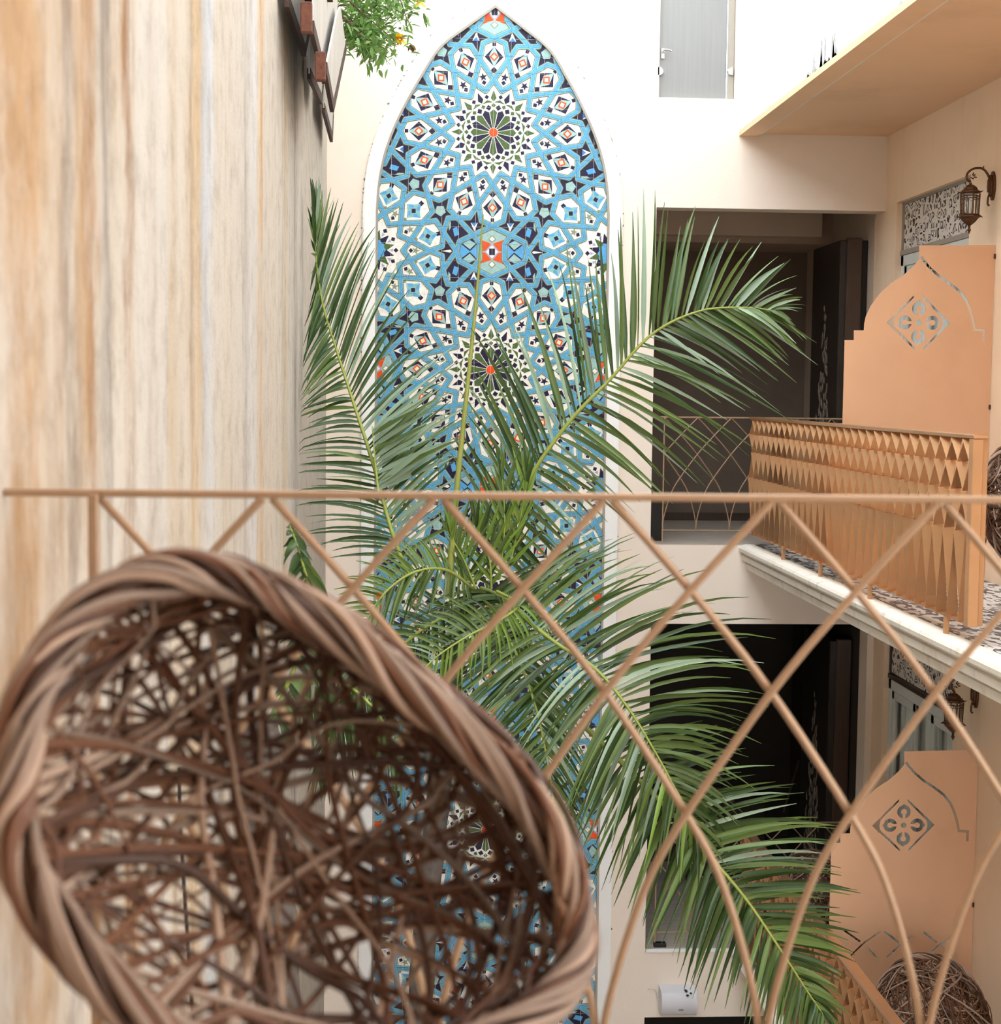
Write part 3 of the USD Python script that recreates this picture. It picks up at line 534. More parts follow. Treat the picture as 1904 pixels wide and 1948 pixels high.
for c, turn in [(c, 0) for c in fv] + [(c, 90) for c in fh]:
    for sx in (1, -1):
        for sy in (1, -1):
            f = lambda P: [(x * sx, y * sy) for x, y in P]
            add(c, turn, f([(.003, .034), (.053, .052), (.0395, .030), (.0395, .003), (.030, .003)]), 'orange', 'medallion_wing', .0026)
            # blue kites on the dark corner cells
            add(c, turn, f([(.150, .104), (.168, .094), (.160, .062), (.140, .070)]), 'blue', 'corner_kite', .0026)
            add(c, turn, f([(.176, .126), (.186, .118), (.184, .086), (.176, .098)]), 'grey_teal', 'corner_kite', .0026)
            add(c, turn, f([(.076, .084), (.062, .121), (.092, .121)]), 'white', 'arrow_tile', .0026)
            add(c, turn, f([(.077, .105), (.064, .121), (.090, .121)]), 'mid_blue', 'arrow_tile', .0034)
        add(c, turn, [(.0, sx * .036), (.0175, sx * .0535), (.0, sx * .071), (-.0175, sx * .0535)], 'sage', 'medallion_square', .0026)
        add(c, turn, ngon(0, sx * .0535, .0115), 'white', 'medallion_square', .0034)
        # hexagons either side of the medallion
        hx = sx * .098
        hexa = [(hx - sx * .036, .030), (hx - sx * .036, -.030), (hx, -.050), (hx + sx * .034, -.034), (hx + sx * .043, 0), (hx + sx * .034, .034), (hx, .050)]
        add(c, turn, hexa, 'blue', 'hexagon_tile', .0026)
        for sy in (1, -1):
            add(c, turn, [(hx - sx * .030, sy * .032), (hx - sx * .004, sy * .007), (hx + sx * .028, sy * .030), (hx, sy * .046)], 'grey_teal', 'chevron_field', .0032)
            add(c, turn, [(hx - sx * .032, sy * .029), (hx - sx * .004, sy * .002), (hx + sx * .030, sy * .028), (hx + sx * .027, sy * .033), (hx - sx * .004, sy * .0085), (hx - sx * .029, sy * .034)], 'navy', 'chevron_tile', .004)
        add(c, turn, [(sx * .178, .006), (sx * .216, 0), (sx * .178, -.006), (sx * .170, 0)], 'white', 'sliver_tile', .0026)
    add(c, turn, [(0, .034), (.0315, 0), (0, -.034), (-.0315, 0)], 'lavender', 'medallion_square', .0026)
    add(c, turn, [(0, .028), (.0255, 0), (0, -.028), (-.0255, 0)], 'white', 'medallion_square', .0034)
    add(c, turn, [(-.0125, -.0140), (.0125, -.0140), (.0125, .0140), (-.0125, .0140)], 'navy', 'square_core', .0042)
# teal pentagons in the dark stars between the two rosette kinds
for c in c16:
    for k in range(16):
        a = 22.5 * k + 11.25
        if round((a % 90) / 11.25) in (3, 5): add(c, a, ngon(.398, 0, .024, 5, math.pi), 'grey_teal', 'pentagon_tile', .0026)
# the largest in view become parts of their own, the rest is laid in one part per glaze
lo_view = -4.3
pieces = [(jointed(g), key, name, hgt) for g, key, name, hgt in pieces]
pieces = [q for q in pieces if q[0].area > 1e-6]
order = sorted(range(len(pieces)), key=lambda i: -(pieces[i][0].area * (1.0 if pieces[i][0].centroid.y > 0.2 else 0.45)))
count, own = {}, set()
for i in order:
    nm = pieces[i][2]; lim = {'petal_tile': 170, 'kite_tile': 120, 'corner_tile': 120, 'diamond_tile': 110, 'square_tile': 110, 'rosette_petal': 60, 'rosette_kite': 60, 'star_tile': 70, 'lozenge_tile': 60}.get(nm, 36)
    if count.get(nm, 0) < lim and pieces[i][0].area > 6e-4: own.add(i); count[nm] = count.get(nm, 0) + 1
rest = {}
for i, (g, key, name, hgt) in enumerate(pieces):
    m = upright(g, BACK - hgt, hgt)
    if m is None: continue
    if i in own: put(name, m, 't_' + key, mural)
    else: rest.setdefault(key, []).append(m)
for key, ms_ in rest.items(): put(key + '_glaze_chip', join(ms_), 't_' + key, mural, kind='stuff', label=f'small {key.replace("_", " ")} glazed pieces of the pattern')
# ================================================================== wire railings of interlaced pointed arches
ARCHED = [(0, 0), (.152, .143), (.327, .293), (.567, .462), (.696, .528), (.88, .583), (1.04, .606)]
def wire_railing(name, label, x_nodes, y, z_top, z_bot, rod, x_end, bar, clip0=None, x_start=None):
    """Rods spring from each node of the top rail, cross their neighbours and come down upright in pairs."""
    g = thing(name, label, 'railing', (float(np.mean(x_nodes)), y, z_bot))
    sp_ = x_nodes[1] - x_nodes[0]; k = sp_ / .303; kz = (z_top - z_bot) / 1.04
    xa = x_nodes[0] if clip0 is None else clip0; xs = xa if x_start is None else x_start
    put('top_rail', cbox(xs, x_end, y - bar, y + bar, z_top - bar, z_top + bar, bar * 0.35), 'rail_gold', g)
    put('bottom_rail', cbox(xa, x_end, y - bar * .7, y + bar * .7, z_bot - bar * .7, z_bot + bar * .7, bar * .3), 'rail_gold', g)
    put('post', cbox(xa - rod * 1.2, xa + rod * 1.2, y - rod * 1.2, y + rod * 1.2, z_bot - 0.10, z_top, rod * .4), 'rail_gold', g)
    shape = spline([(d_ * kz, s_ * k) for d_, s_ in ARCHED], 34)
    nodes = [x_nodes[0] - sp_ * 2, x_nodes[0] - sp_] + list(x_nodes) + [x_nodes[-1] + sp_, x_nodes[-1] + 2 * sp_]
    for i, xn in enumerate(nodes):
        for s in (1, -1):
            pts = [(xn + s * (rod * 1.1 + q[1]), y + s * rod * 0.8, z_top - bar - q[0]) for q in shape]
            pts = [p for p in pts if xa - 1e-6 <= p[0] <= x_end - 0.004]
            if len(pts) > 4: put('rod', tube(pts, rod, 8), 'rail_gold', g, smooth=40)
    return g
xn = [float(at(px, 945, 2.86)[0]) for px in (178, 508)]
nodes = [xn[0] + (xn[1] - xn[0]) * k for k in range(0, 8)]
wire_railing('wire_railing', 'bronze wire railing of crossing pointed arches close behind the woven chair', nodes, 2.86, 1.197, 0.13, 0.0072, 2.35, 0.0068, x_start=XL)
xf = float(at(1266, 800, FAR)[0])
for zz, nm in ((0.0, 'thin bronze railing across the upper gallery hall opening'), (LOW, 'thin bronze railing across the dark lower hall opening')):
    wire_railing('wire_railing', nm, [xf + .312 * k for k in range(0, 7)], FAR + 0.07, 1.157 + zz, 0.112 + zz, 0.0055, 4.30, 0.0075, x_start=2.25)

# ================================================================== folded copper balustrades along the balconies
def balustrade(label):
    x, y0, y1, zt, zb = 3.16, 9.02, 14.92, 1.157, 0.105
    g = thing('folded_balustrade', label, 'balustrade', (x, (y0 + y1) / 2, zb), 'folded copper balustrades')
    put('top_rail', cbox(x - 0.036, x + 0.05, y0 - 0.085, y1, zt - 0.012, zt + 0.012, 0.004), 'copper_fold', g)
    put('bottom_rail', cbox(x - 0.012, x + 0.05, y0, y1, zb - 0.012, zb + 0.008, 0.004), 'copper_fold', g)
    n = 30; p = (y1 - y0) / n; H = zt - zb - 0.012; xw, w = 3.126, 0.066
    fr = [0.0, .13, .285, .508, 1.0]; lines_ = [zt - 0.012 - H * q for q in fr]
    def plate(*P):
        P = np.array(P, float); nrm = np.cross(P[1] - P[0], P[2] - P[0]); t = nrm / np.linalg.norm(nrm) * 0.0012
        return trimesh.convex.convex_hull(np.vstack([P - t, P + t]))
    # every second blade is creased wide where its neighbour is pinched to a point
    for k in range(2 * n):
        yc = y0 + (k + .5) * p / 2; d = 0.042
        wide = [(i + k) % 2 == 0 for i in range(5)]
        for i in range(4):
            za, zc = lines_[i], lines_[i + 1]
            e = .03                                        # pale sides turn to the courtyard, dark sides to the balcony
            W1 = lambda z: [(xw + .004, yc + d + e, z), (xw + .054, yc + d - e, z)]
            W0 = lambda z: [(xw - .006, yc + d - e, z), (xw + .078, yc + d + e, z)]
            if wide[i]:
                tail = zc + (za - zc) * (.14 if i == 3 else 0)
                put('fold', plate(*W1(za), (xw + .014, yc - d, tail)), 'copper_fold', g)
            elif i < 3: put('fold', plate(*W0(zc), (xw + .014, yc - d, za)), 'copper_fold', g)
            else:
                zm = zc + (za - zc) * .14
                a_, b_ = W0(zm); c_, d_ = W0(zc)
                put('fold', join([plate(a_, b_, (xw + .014, yc - d * .3, za)), plate(a_, b_, d_, c_)]), 'copper_fold', g)
    put('end_post', cbox(xw, xw + .06, y0 - 0.08, y0 - 0.01, zb - 0.01, zt - 0.012, 0.004), 'copper', g)
    put('corner_post', cbox(xw + .062, xw + .098, y0 - 0.05, y0 - 0.01, zb - 0.01, zt - .002, 0.004), 'copper', g)
    for yy in (13.6, 12.35, 11.0, 9.4):
        put('foot', cbox(x - 0.012, x + 0.012, yy - 0.02, yy + 0.02, -0.03, zb, 0.003), 'copper', g)
    return g
bal = balustrade('folded copper balustrade along the upper balcony')
copy_of(bal, 'folded_balustrade', (0, 0, LOW), 'folded copper balustrade along the lower balcony')

# ================================================================== privacy screens with an ogee arch
SY = 12.12
def sxz(px, py): q = at(px, py, SY); return (float(q[0]), float(q[2]))
L = [(1606.8, 647), (1624.3, 647), (1624.3, 628.3), (1643.2, 628.3), (1644.2, 615), (1647, 602), (1656.5, 581.7), (1673, 559), (1695.5, 538.6), (1718, 524), (1738.6, 505.7), (1749, 492.4), (1748.6, 466.7), (1891, 465.8)]
pts = [sxz(*q) for q in L]
xr_ = XR - 0.005
out = Polygon([(pts[0][0], 0.03)] + pts[:-1] + [(xr_, pts[-1][1]), (xr_, 0.03)])
cut = []
slot = LineString([sxz(*q) for q in [(1752, 488), (1758, 497), (1771, 512), (1787, 526), (1806, 539), (1825, 554), (1838, 571), (1846, 590), (1851, 608), (1854.5, 627), (1871.5, 628), (1871, 648)]]).buffer(0.0095, join_style=2, cap_style=2)
cut.append(slot)
Lc, Tc, Rc, Bc = [np.array(sxz(*q)) for q in ((1686, 613.5), (1747, 553), (1807.5, 614.5), (1748.5, 674))]
for a, b in ((Lc, Tc), (Rc, Tc), (Lc, Bc), (Rc, Bc)):
    cen = (Lc + Tc + Rc + Bc) / 4
    p0, p1 = a + (b - a) * 0.0, a + (b - a) * 0.86
    nrm = cen - (a + b) / 2; nrm /= np.linalg.norm(nrm); w_ = 0.0175
    cut.append(Polygon([p0, p1, p1 + nrm * w_ * .8 - (b - a) * .04, p0 + nrm * w_ + (b - a) * 0.1]))
for c_, s in ((Lc, 1), (Rc, -1)): cut.append(Polygon([c_, c_ + np.array([s * .066, .066]), c_ + np.array([s * .060, 0]), c_ + np.array([s * .066, -.066])]).difference(Point(*(c_ + np.array([s * .155, 0]))).buffer(.098)))
cen = (Lc + Tc + Rc + Bc) / 4
for dx, dz in ((1, 0), (-1, 0), (0, 1), (0, -1)):
    pc = cen + np.array([dx, dz]) * 0.104
    ring = Point(*pc).buffer(0.052).union(Polygon([pc + np.array([dz, dx]) * .04 + np.array([dx, dz]) * .03, pc - np.array([dz, dx]) * .04 + np.array([dx, dz]) * .03, pc + np.array([dx, dz]) * 0.062]))
    ring = ring.difference(Point(*pc).buffer(0.0215)).difference(LineString([pc, cen]).buffer(0.010))
    cut.append(ring)
cut.append(Point(*cen).buffer(0.021))
for a, b in (((130, 1290), (245, 1370)), ((285, 1405), (380, 1500)), ((415, 1300), (515, 1375)), ((550, 1405), (640, 1490)), ((685, 1300), (780, 1375)), ((820, 1400), (935, 1530))):
    q = [sxz(1570 + x / 3.689, 1420 + y / 3.689) for x, y in (a, b)]; q = [(x, z + F2F) for x, z in q]; cut.append(LineString(q).buffer(0.0075, cap_style=2))
for cs in (((385, 1300), (270, 1380), (140, 1505)), ((610, 1330), (530, 1390), (430, 1480)), ((935, 1295), (820, 1375), (720, 1465)), ((935, 1545), (870, 1600))):
    q = [sxz(1570 + x / 3.689, 1420 + y / 3.689) for x, y in cs]; q = [(x, z + F2F) for x, z in q]; cut.append(LineString(q).buffer(0.0075, cap_style=2))
panel = out.difference(unary_union(cut))
scr = thing('privacy_screen', 'tan copper screen with ogee arch and cut-out flower on the upper balcony', 'screen', (3.8, SY, 0.0), 'cut-out copper screens')
put('panel', upright(panel, SY, 0.006), 'screen', scr)
for fx in (3.3, 4.1): put('floor_foot', box(fx, fx + 0.1, SY - 0.03, SY + 0.04, -0.015, 0.035), 'copper', scr)
for zz in (2.42, 1.3, 0.3): put('wall_bracket', cbox(XR - 0.014, XR - 0.001, SY - 0.012, SY + 0.018, zz - 0.018, zz + 0.018, 0.003), 'iron', scr)
copy_of(scr, 'privacy_screen', (0, 0, LOW), 'darker copper screen with ogee arch and cut-out flower on the lower balcony')

# ================================================================== lanterns
def lantern():
    yl = 12.2; c = at(1844.5, 400, yl); x0 = float(c[0]); u = 9.274 * (FPX / yl); zc = lambda v: float(at(1844.5, 310 + v / 9.274, yl)[2]); k = lambda v: v / 9.274 * yl / FPX
    g = thing('wall_lantern', 'antique bronze lantern on a curled arm on the upper balcony wall', 'lantern', (XR, yl, zc(400)), 'bronze wall lanterns')
    pz = (zc(140) + zc(655)) / 2; ph = (zc(140) - zc(655)) / 2
    prof = Polygon([(yl + 0.045 * math.cos(t) * (1 - .25 * abs(math.sin(t)) ** 4), pz + ph * math.sin(t)) for t in np.linspace(0, 2 * math.pi, 40)[:-1]])
    put('wall_plate', join([sideways(prof, XR - 0.02, 0.019), sideways(affinity.scale(prof, .65, .75), XR - 0.035, 0.02), sideways(affinity.scale(prof, .3, .45), XR - 0.05, 0.02)]), 'iron', g)
    ax = lambda v: x0 + k(v - 1338)
    arm = [(ax(1740), yl, zc(270)), (ax(1690), yl, zc(270)), (ax(1672), yl, zc(330)), (ax(1668), yl, zc(250)), (ax(1610), yl, zc(150)), (ax(1540), yl, zc(95)), (ax(1460), yl, zc(88)), (ax(1370), yl, zc(105)), (ax(1290), yl, zc(165)), (ax(1262), yl, zc(230)), (ax(1275), yl, zc(290)), (ax(1320), yl, zc(320)), (ax(1338), yl, zc(335))]
    tail = [(ax(1670), yl, zc(270)), (ax(1684), yl, zc(400)), (ax(1684), yl, zc(520)), (ax(1662), yl, zc(620)), (ax(1660), yl, zc(720)), (ax(1690), yl, zc(745))]
    put('arm', join([tube(spline(arm[2:], 40), 0.0085, 10), tube(spline(tail, 24), 0.0075, 10), tube(spline(arm[:2] + [(ax(1676), yl, zc(275))], 6), 0.008, 8), tube([(ax(1740), yl, zc(470)), (ax(1690), yl, zc(470))], 0.007, 8)]), 'iron', g, smooth=50)
    lf = []
    for (vx, vz, a_) in ((1400, 215, .5), (1420, 250, -.1), (1380, 190, 1.1), (1560, 75, 1.3), (1370, 270, -.6)):
        m = trimesh.creation.icosphere(1, 1.0); m.apply_scale([.014, .006, .005]); m.apply_transform(trimesh.transformations.rotation_matrix(-a_, [0, 1, 0])); m.apply_translation([ax(vx), yl, zc(vz)]); lf.append(m)
    put('leaf_scroll', join(lf), 'iron', g, smooth=True)
    o = (x0, yl, 0); R = k(205)
    put('cap', join([lathe([(0, zc(345)), (.012, zc(350)), (.009, zc(375)), (k(60), zc(392)), (k(110), zc(430)), (k(135), zc(480)), (k(190), zc(505)), (k(195), zc(525)), (k(150), zc(545)), (0, zc(545))], o, 6, math.pi / 6)] +
                    [tube([(x0 + math.cos(a_) * k(185), yl + math.sin(a_) * k(185), zc(515)), (x0 + math.cos(a_) * k(222), yl + math.sin(a_) * k(222), zc(500))], [.006, .003], 6) for a_ in np.arange(6) * math.pi / 3 + math.pi / 6]), 'iron', g)
    put('base', join([lathe([(0, zc(905)), (k(165), zc(905)), (k(200), zc(935)), (k(200), zc(955)), (k(150), zc(985)), (k(110), zc(1040)), (k(50), zc(1090)), (k(16), zc(1115)), (k(30), zc(1130)), (k(16), zc(1150)), (k(34), zc(1180)), (k(8), zc(1245)), (0, zc(1250))], o, 6, math.pi / 6)] +
                     [tube([(x0 + math.cos(a_) * k(190), yl + math.sin(a_) * k(190), zc(945)), (x0 + math.cos(a_) * k(225), yl + math.sin(a_) * k(225), zc(965))], [.006, .003], 6) for a_ in np.arange(6) * math.pi / 3 + math.pi / 6]), 'iron', g)
    ra, rb = k(168), k(155)
    for i in range(6):
        a0, a1 = i * math.pi / 3 + math.pi / 6, (i + 1) * math.pi / 3 + math.pi / 6
        A0 = np.array([x0 + math.cos(a0) * ra, yl + math.sin(a0) * ra, zc(545)]); B0 = np.array([x0 + math.cos(a0) * rb, yl + math.sin(a0) * rb, zc(905)])
        A1 = np.array([x0 + math.cos(a1) * ra, yl + math.sin(a1) * ra, zc(545)]); B1 = np.array([x0 + math.cos(a1) * rb, yl + math.sin(a1) * rb, zc(905)])
        put('corner_bar', tube([A0, B0], .0062, 6), 'iron', g)
        mid = [(A0 + A1) / 2, (B0 + B1) / 2]; at_ = lambda s, t: A0 * (1 - s) * (1 - t) + A1 * s * (1 - t) + B0 * (1 - s) * t + B1 * s * t
        arcs = [tube([at_(.5, .25), mid[1]], .0035, 5)] + [tube([at_(c_ + .23 * math.cos(t_), .34 - .11 * math.sin(t_)) for t_ in np.linspace(0, math.pi, 9)], .003, 5) for c_ in (.27, .73)] + [tube([at_(0, .12), at_(1, .12)], .004, 5)]
        put('tracery', join(arcs), 'iron', g)
        put('pane', trimesh.convex.convex_hull(np.array([q * 0.97 + np.array([x0, yl, q[2]]) * 0.03 + e for q in (A0, A1, B0, B1) for e in ((0, 0, 0), (.0008, .0008, 0))])), 'pane', g)
    put('bulb', lathe([(0, zc(640)), (.012, zc(650)), (.02, zc(700)), (.018, zc(760)), (.01, zc(830)), (.010, zc(900)), (0, zc(900))], o, 16), 'frosted', g, smooth=True)
    return g
M['orange_throat'] = plain('orange_throat', (226, 120, 20), 0.5, var=0.05)
M['frosted'] = plain('frosted_bulb_glass', (232, 230, 224), 0.35, var=0.02)
lan = lantern()
copy_of(lan, 'wall_lantern', (-0.0, 0.0, LOW - 0.03), 'dark bronze lantern on a curled arm on the lower balcony wall')

# ================================================================== woven nest chairs
def twig_mesh(P, r, sides): return tube(P, r, sides, cap=False)
def nest(g, ring, depth_dir, depth, n_twigs, r_lo, r_hi, rim_r, seed, sides=6, steps=18, sleeve=3, mats=('twig', 'twig_pale')):
    """Open bowl of bent twigs behind a braided rim. ring: closed loop of points."""
    rr = random.Random(seed); ring = np.asarray(ring, float); n = len(ring); C = ring.mean(0); dd = np.asarray(depth_dir, float); dd /= np.linalg.norm(dd)
    def S(th, rho, lift=0.0):
        f = (th / (2 * math.pi)) % 1.0 * n; i = int(f) % n; t = f - int(f); R = ring[i] * (1 - t) + ring[(i + 1) % n] * t
        s = math.sin(min(rho, 1.0) * math.pi / 2) ** 0.72; c = math.cos(min(rho, 1.0) * math.pi / 2) ** 0.85
        P = C + (R - C) * s + dd * depth * c
        nv = (R - C) * s + dd * depth * c * 1.0; ln = np.linalg.norm(nv)
        return P + nv / max(ln, 1e-6) * lift
    # braided rim: strands wound round the ring
    cl = np.vstack([ring, ring[:1]]); tang = np.roll(ring, -1, 0) - np.roll(ring, 1, 0); tang /= np.linalg.norm(tang, axis=1, keepdims=True)
    outw = ring - C; outw -= tang * (outw * tang).sum(1, keepdims=True); outw /= np.linalg.norm(outw, axis=1, keepdims=True); bn = np.cross(tang, outw)
    rim = put('rim_core', tube(ring, rim_r * 0.55, 8, closed=True), mats[0], g, smooth=60)
    for k in range(17):
        ph0 = k / 17 * 2 * math.pi; wind = rr.choice((5, 6, 7, 4)); ra = rim_r * rr.uniform(.7, 1.12)
        ph = ph0 + np.linspace(0, 2 * math.pi, n, endpoint=False) * wind
        P = ring + outw * (np.cos(ph) * ra)[:, None] + bn * (np.sin(ph) * ra)[:, None]
        put('rim_strand', tube(P, rim_r * rr.uniform(.15, .30), sides, closed=True), mats[1] if k % 3 else mats[0], g, smooth=60)
    for k in range(n_twigs):
        t0 = rr.random() * 2 * math.pi; span = rr.choice((rr.uniform(.7, 1.5), rr.uniform(1.4, 3.0), rr.uniform(2.4, 3.4))) * rr.choice((1, -1)); t1 = t0 + span
        a = np.array([math.cos(t0), math.sin(t0)]); b = np.array([math.cos(t1), math.sin(t1)]); mid = (a + b) / 2; side = np.array([-(b - a)[1], (b - a)[0]]) * rr.uniform(-.30, .30)
        m2 = mid * rr.uniform(.75, 1.1) + side; base = rr.uniform(-.03, .03); P = []
        w1, w2 = rr.uniform(1, 3), rr.random() * 6
        for q in np.linspace(0.0, 1.0, steps):
            d2 = a * (1 - q) ** 2 + 2 * m2 * q * (1 - q) + b * q * q; rho = min(np.hypot(*d2), 1.0)
            P.append(S(math.atan2(d2[1], d2[0]), rho, (base + .016 * math.sin(w1 * q * math.pi + w2)) * min(1, 5 * q, 5 * (1 - q)) - .004))
        r = rr.uniform(r_lo, r_hi); put('twig', twig_mesh(np.array(P), np.linspace(r, r * .6, steps), sides), mats[0] if rr.random() < .68 else mats[1], g, smooth=60)
    return S
RING_PX = [(28, 1500, 1.82), (55, 1330, 1.88), (130, 1200, 1.95), (230, 1117, 2.0), (335, 1088, 2.03), (440, 1097, 2.06), (540, 1137, 2.08), (650, 1208, 2.10), (765, 1303, 2.12), (885, 1402, 2.14), (995, 1512, 2.16), (1065, 1622, 2.17), (1098, 1740, 2.15), (1085, 1850, 2.1), (1010, 1935, 2.03), (880, 2005, 1.96), (700, 2055, 1.9), (500, 2045, 1.85), (330, 1975, 1.8), (190, 1862, 1.78), (80, 1722, 1.78), (25, 1602, 1.79)]
ring = spline([at(*q) for q in RING_PX], 96, closed=True)
cc = ring.mean(0)
ch = thing('nest_chair', 'large woven twig nest chair close by, its open bowl facing the viewer', 'chair', (cc[0], cc[1] + .2, 0.0))
NEAR_S = nest(ch, ring, (0.16, 1.0, -0.10), 0.50, 185, .0035, .0085, .0235, 3, sides=7, steps=26)
def stand(g, x, y, z, r, h, top):
    put('stand', join([tube([(x + r * math.cos(t), y + r * math.sin(t), z + 0.012) for t in np.linspace(0, 2 * math.pi, 28)[:-1]], .011, 8, closed=True)] +
                      [tube([(x + r * math.cos(t), y + r * math.sin(t), z + .012), (x + r * .55 * math.cos(t), y + r * .55 * math.sin(t), z + h)], .011, 8) for t in np.arange(4) * math.pi / 2 + .6] +
                      [tube([(x + r * .55 * math.cos(t), y + r * .55 * math.sin(t), z + h) for t in np.linspace(0, 2 * math.pi, 28)[:-1]], .011, 8, closed=True)]), 'black', g, smooth=50)
stand(ch, cc[0] + .04, 2.16, 0.0, .24, .34, 0)
# the same kind of chair further off; the first is built, the others refer to it
x_, y_, zf_ = 3.80, 11.28, LOW
R_ = .40
ring2 = [(x_ + R_ * math.cos(t), y_ + .10 + .16 * math.sin(t), zf_ + .70 + .40 * math.sin(t)) for t in np.linspace(0, 2 * math.pi, 49)[:-1]]
ch2 = thing('nest_chair', 'woven twig nest chair standing in front of the lower copper screen', 'chair', (x_, y_, zf_ - 0.015), 'woven nest chairs on the balconies')
nest(ch2, ring2, (-.06, -1.0, -.10), .40, 240, .005, .0085, .030, 8, sides=5, steps=13)
stand(ch2, x_, y_ - .1, zf_ - .015, .24, .30, 0)
copy_of(ch2, 'nest_chair', (-0.10, 2.75, 0.0), 'woven twig nest chair in the dark corner behind the lower copper screen', turn=24)
copy_of(ch2, 'nest_chair', (0.20, 2.55, -LOW), 'woven twig nest chair showing its top edge behind the upper copper screen', turn=-30)
copy_of(ch2, 'nest_chair', (0.0, -1.82, -LOW), 'woven twig nest chair on the upper balcony, just past the balustrade corner post', turn=15)

# ================================================================== small things
sp0, sp1 = at(1259, 1886, FAR - .2), at(1326, 1934, FAR - .2)
spk = thing('wall_speaker', 'white rounded speaker box on the end wall above the ground floor opening', 'speaker', ((sp0[0] + sp1[0]) / 2, FAR, sp1[2]))
x0s, x1s, z1s, z0s = sp0[0], sp1[0], sp0[2] - 0.01, sp1[2]
prof = [(FAR, z0s), (FAR - .15, z0s)] + [(FAR - .15 - .07 * math.sin(t), (z0s + z1s) / 2 - (z1s - z0s) / 2 * math.cos(t)) for t in np.linspace(.25, math.pi - .5, 14)] + [(FAR - .12, z1s), (FAR, z1s)]
put('body', sideways(Polygon(prof), x0s + .012, x1s - x0s - .024), 'speaker_white', spk, smooth=25)
for a, b in ((x0s, x0s + .014), (x1s - .014, x1s)): put('end_cap', sideways(Polygon(prof).buffer(.004), a, b - a), 'speaker_white', spk, smooth=25)
wx = x1s - x0s
for fx, fz in ((.70, -.03), (.82, -.06), (.72, -.095)):
    m = trimesh.creation.icosphere(2, 1.0); m.apply_scale([.016, .05, .006]); m.apply_translation([x0s + wx * fx, FAR - .12 + fz * 0.6, z1s + fz * .35 + .004]); put('port', m, 'rubber', spk, smooth=True)
put('name_strip', cbox(x0s + wx * .46, x0s + wx * .60, FAR - .2235, FAR - .20, z0s + (z1s - z0s) * .30, z0s + (z1s - z0s) * .315, .001), 'rubber', spk)
cab = [(x0s + .0, FAR - .05, z0s + .08), (x0s - .015, FAR - .04, z0s + .14), (x0s - .03, FAR - .02, z0s + .19), (x0s - .09, FAR - .012, z0s + .20), (x0s - .10, FAR - .004, z0s + .19)]
put('cable', tube(spline(cab, 24), .005, 6), 'cable', spk, smooth=50)
a, b = at(1243, 1797, FAR + .1), at(1266, 1804, FAR + .1)
put('power_strip', cbox(a[0], b[0], FAR + .06, FAR + .13, -3.842, -3.80, .005), 'rubber', None, label='small black power strip on the lower hall sill', cat='power strip')
put('floor_cabinet', join([cbox(2.26, 2.40, FAR + .35, FAR + .75, -0.02, .42, .008), cbox(2.25, 2.41, FAR + .34, FAR + .76, .42, .44, .004)]), 'black', None, label='low black cabinet at the left end of the upper hall opening', cat='cabinet')
t0, t1 = at(1497, 1443, FAR + 1.6), at(1488, 1534, FAR + 1.2)
put('broom_handle', tube([at(1520, 1447, FAR + 1.7), at(1490, 1545, FAR + 1.2)], .011, 8), 'brown_door', None, label='thin wooden pole leaning in the dark lower hall', cat='pole')
sb = thing('sideboard', 'dark sideboard deep inside the lower hall', 'sideboard', (3.5, 17.3, -3.845))
put('body', cbox(3.0, 3.85, 17.1, 17.6, -3.75, -2.95, .01), 'carved', sb); put('cloth', cbox(2.98, 3.5, 17.05, 17.62, -2.95, -2.93, .004), 'taupe_dark', sb)
for qx in (3.05, 3.8): put('leg', cbox(qx - .03, qx + .03, 17.15, 17.21, -3.845, -3.75, .004), 'carved', sb)
# ================================================================== weathered boards hung on the party wall, with a flowering shrub above
def board(k, px_poly, X, th, label, straps=()):
    P = [at_x(x, y, X) for x, y in px_poly]; yz = [(float(p[1]), float(p[2])) for p in P]; g = Polygon(yz).buffer(0)
    c = g.centroid
    b_ = thing('hanging_board', label, 'hanging board', (X, c.x, g.bounds[1]))
    put('board_face', sideways(g, X - th, th), 'board', b_)
    for q in (.35, .65):
        yb = g.bounds[0] + (g.bounds[2] - g.bounds[0]) * q; zb_ = max(c.y + .25, g.bounds[1] + .5); put('batten', box(XL - .06, X - th, yb - .03, yb + .03, zb_ - .02, zb_ + .03), 'dark_wood', b_)
    edge = LineString(yz[1:-1]).buffer(.035, cap_style=2, join_style=2)
    put('edge_rail', sideways(edge, X - th - .008, th + .012), 'dark_wood', b_)
    for q in straps:
        p = at_x(*q, X + .01); put('strap', cbox(X - .045, X + .012, p[1] - .03, p[1] + .03, p[2] - .04, p[2] + .11, .006), 'rust', b_)
board(0, [(545, -60), (548, 0), (580, 96), (588, 58), (586, -60)], -.635, .012, 'nearest weathered grey board hung on the party wall')
board(1, [(589, 20), (590, 140), (612, 189), (616, 140), (610, 20)], -.635, .012, 'middle weathered board tucked behind the larger ones on the party wall')
board(2, [(617, 120), (617, 205), (632, 262), (634, 215), (630, 120)], -.645, .012, 'farthest and lowest weathered board hung on the party wall')
board(3, [(600, -80), (596, 52), (619, 148), (641, 35), (645, -80)], -.50, .012, 'broad grey board with a rusty strap, hung at the top of the party wall', [(593, 48)])
board(4, [(641, 30), (621, 130), (634, 202), (658, 88), (648, 12)], -.455, .012, 'grey board with a rusty strap, standing out beside the yellow flowers', [(619, 140)])
put('trim_7', join([box(XL - .02, XL + .16, 3.0, FAR, 5.3, 5.42)]), 'dark_wood', label='dark timber beam along the top of the party wall', cat='trim', kind='structure')

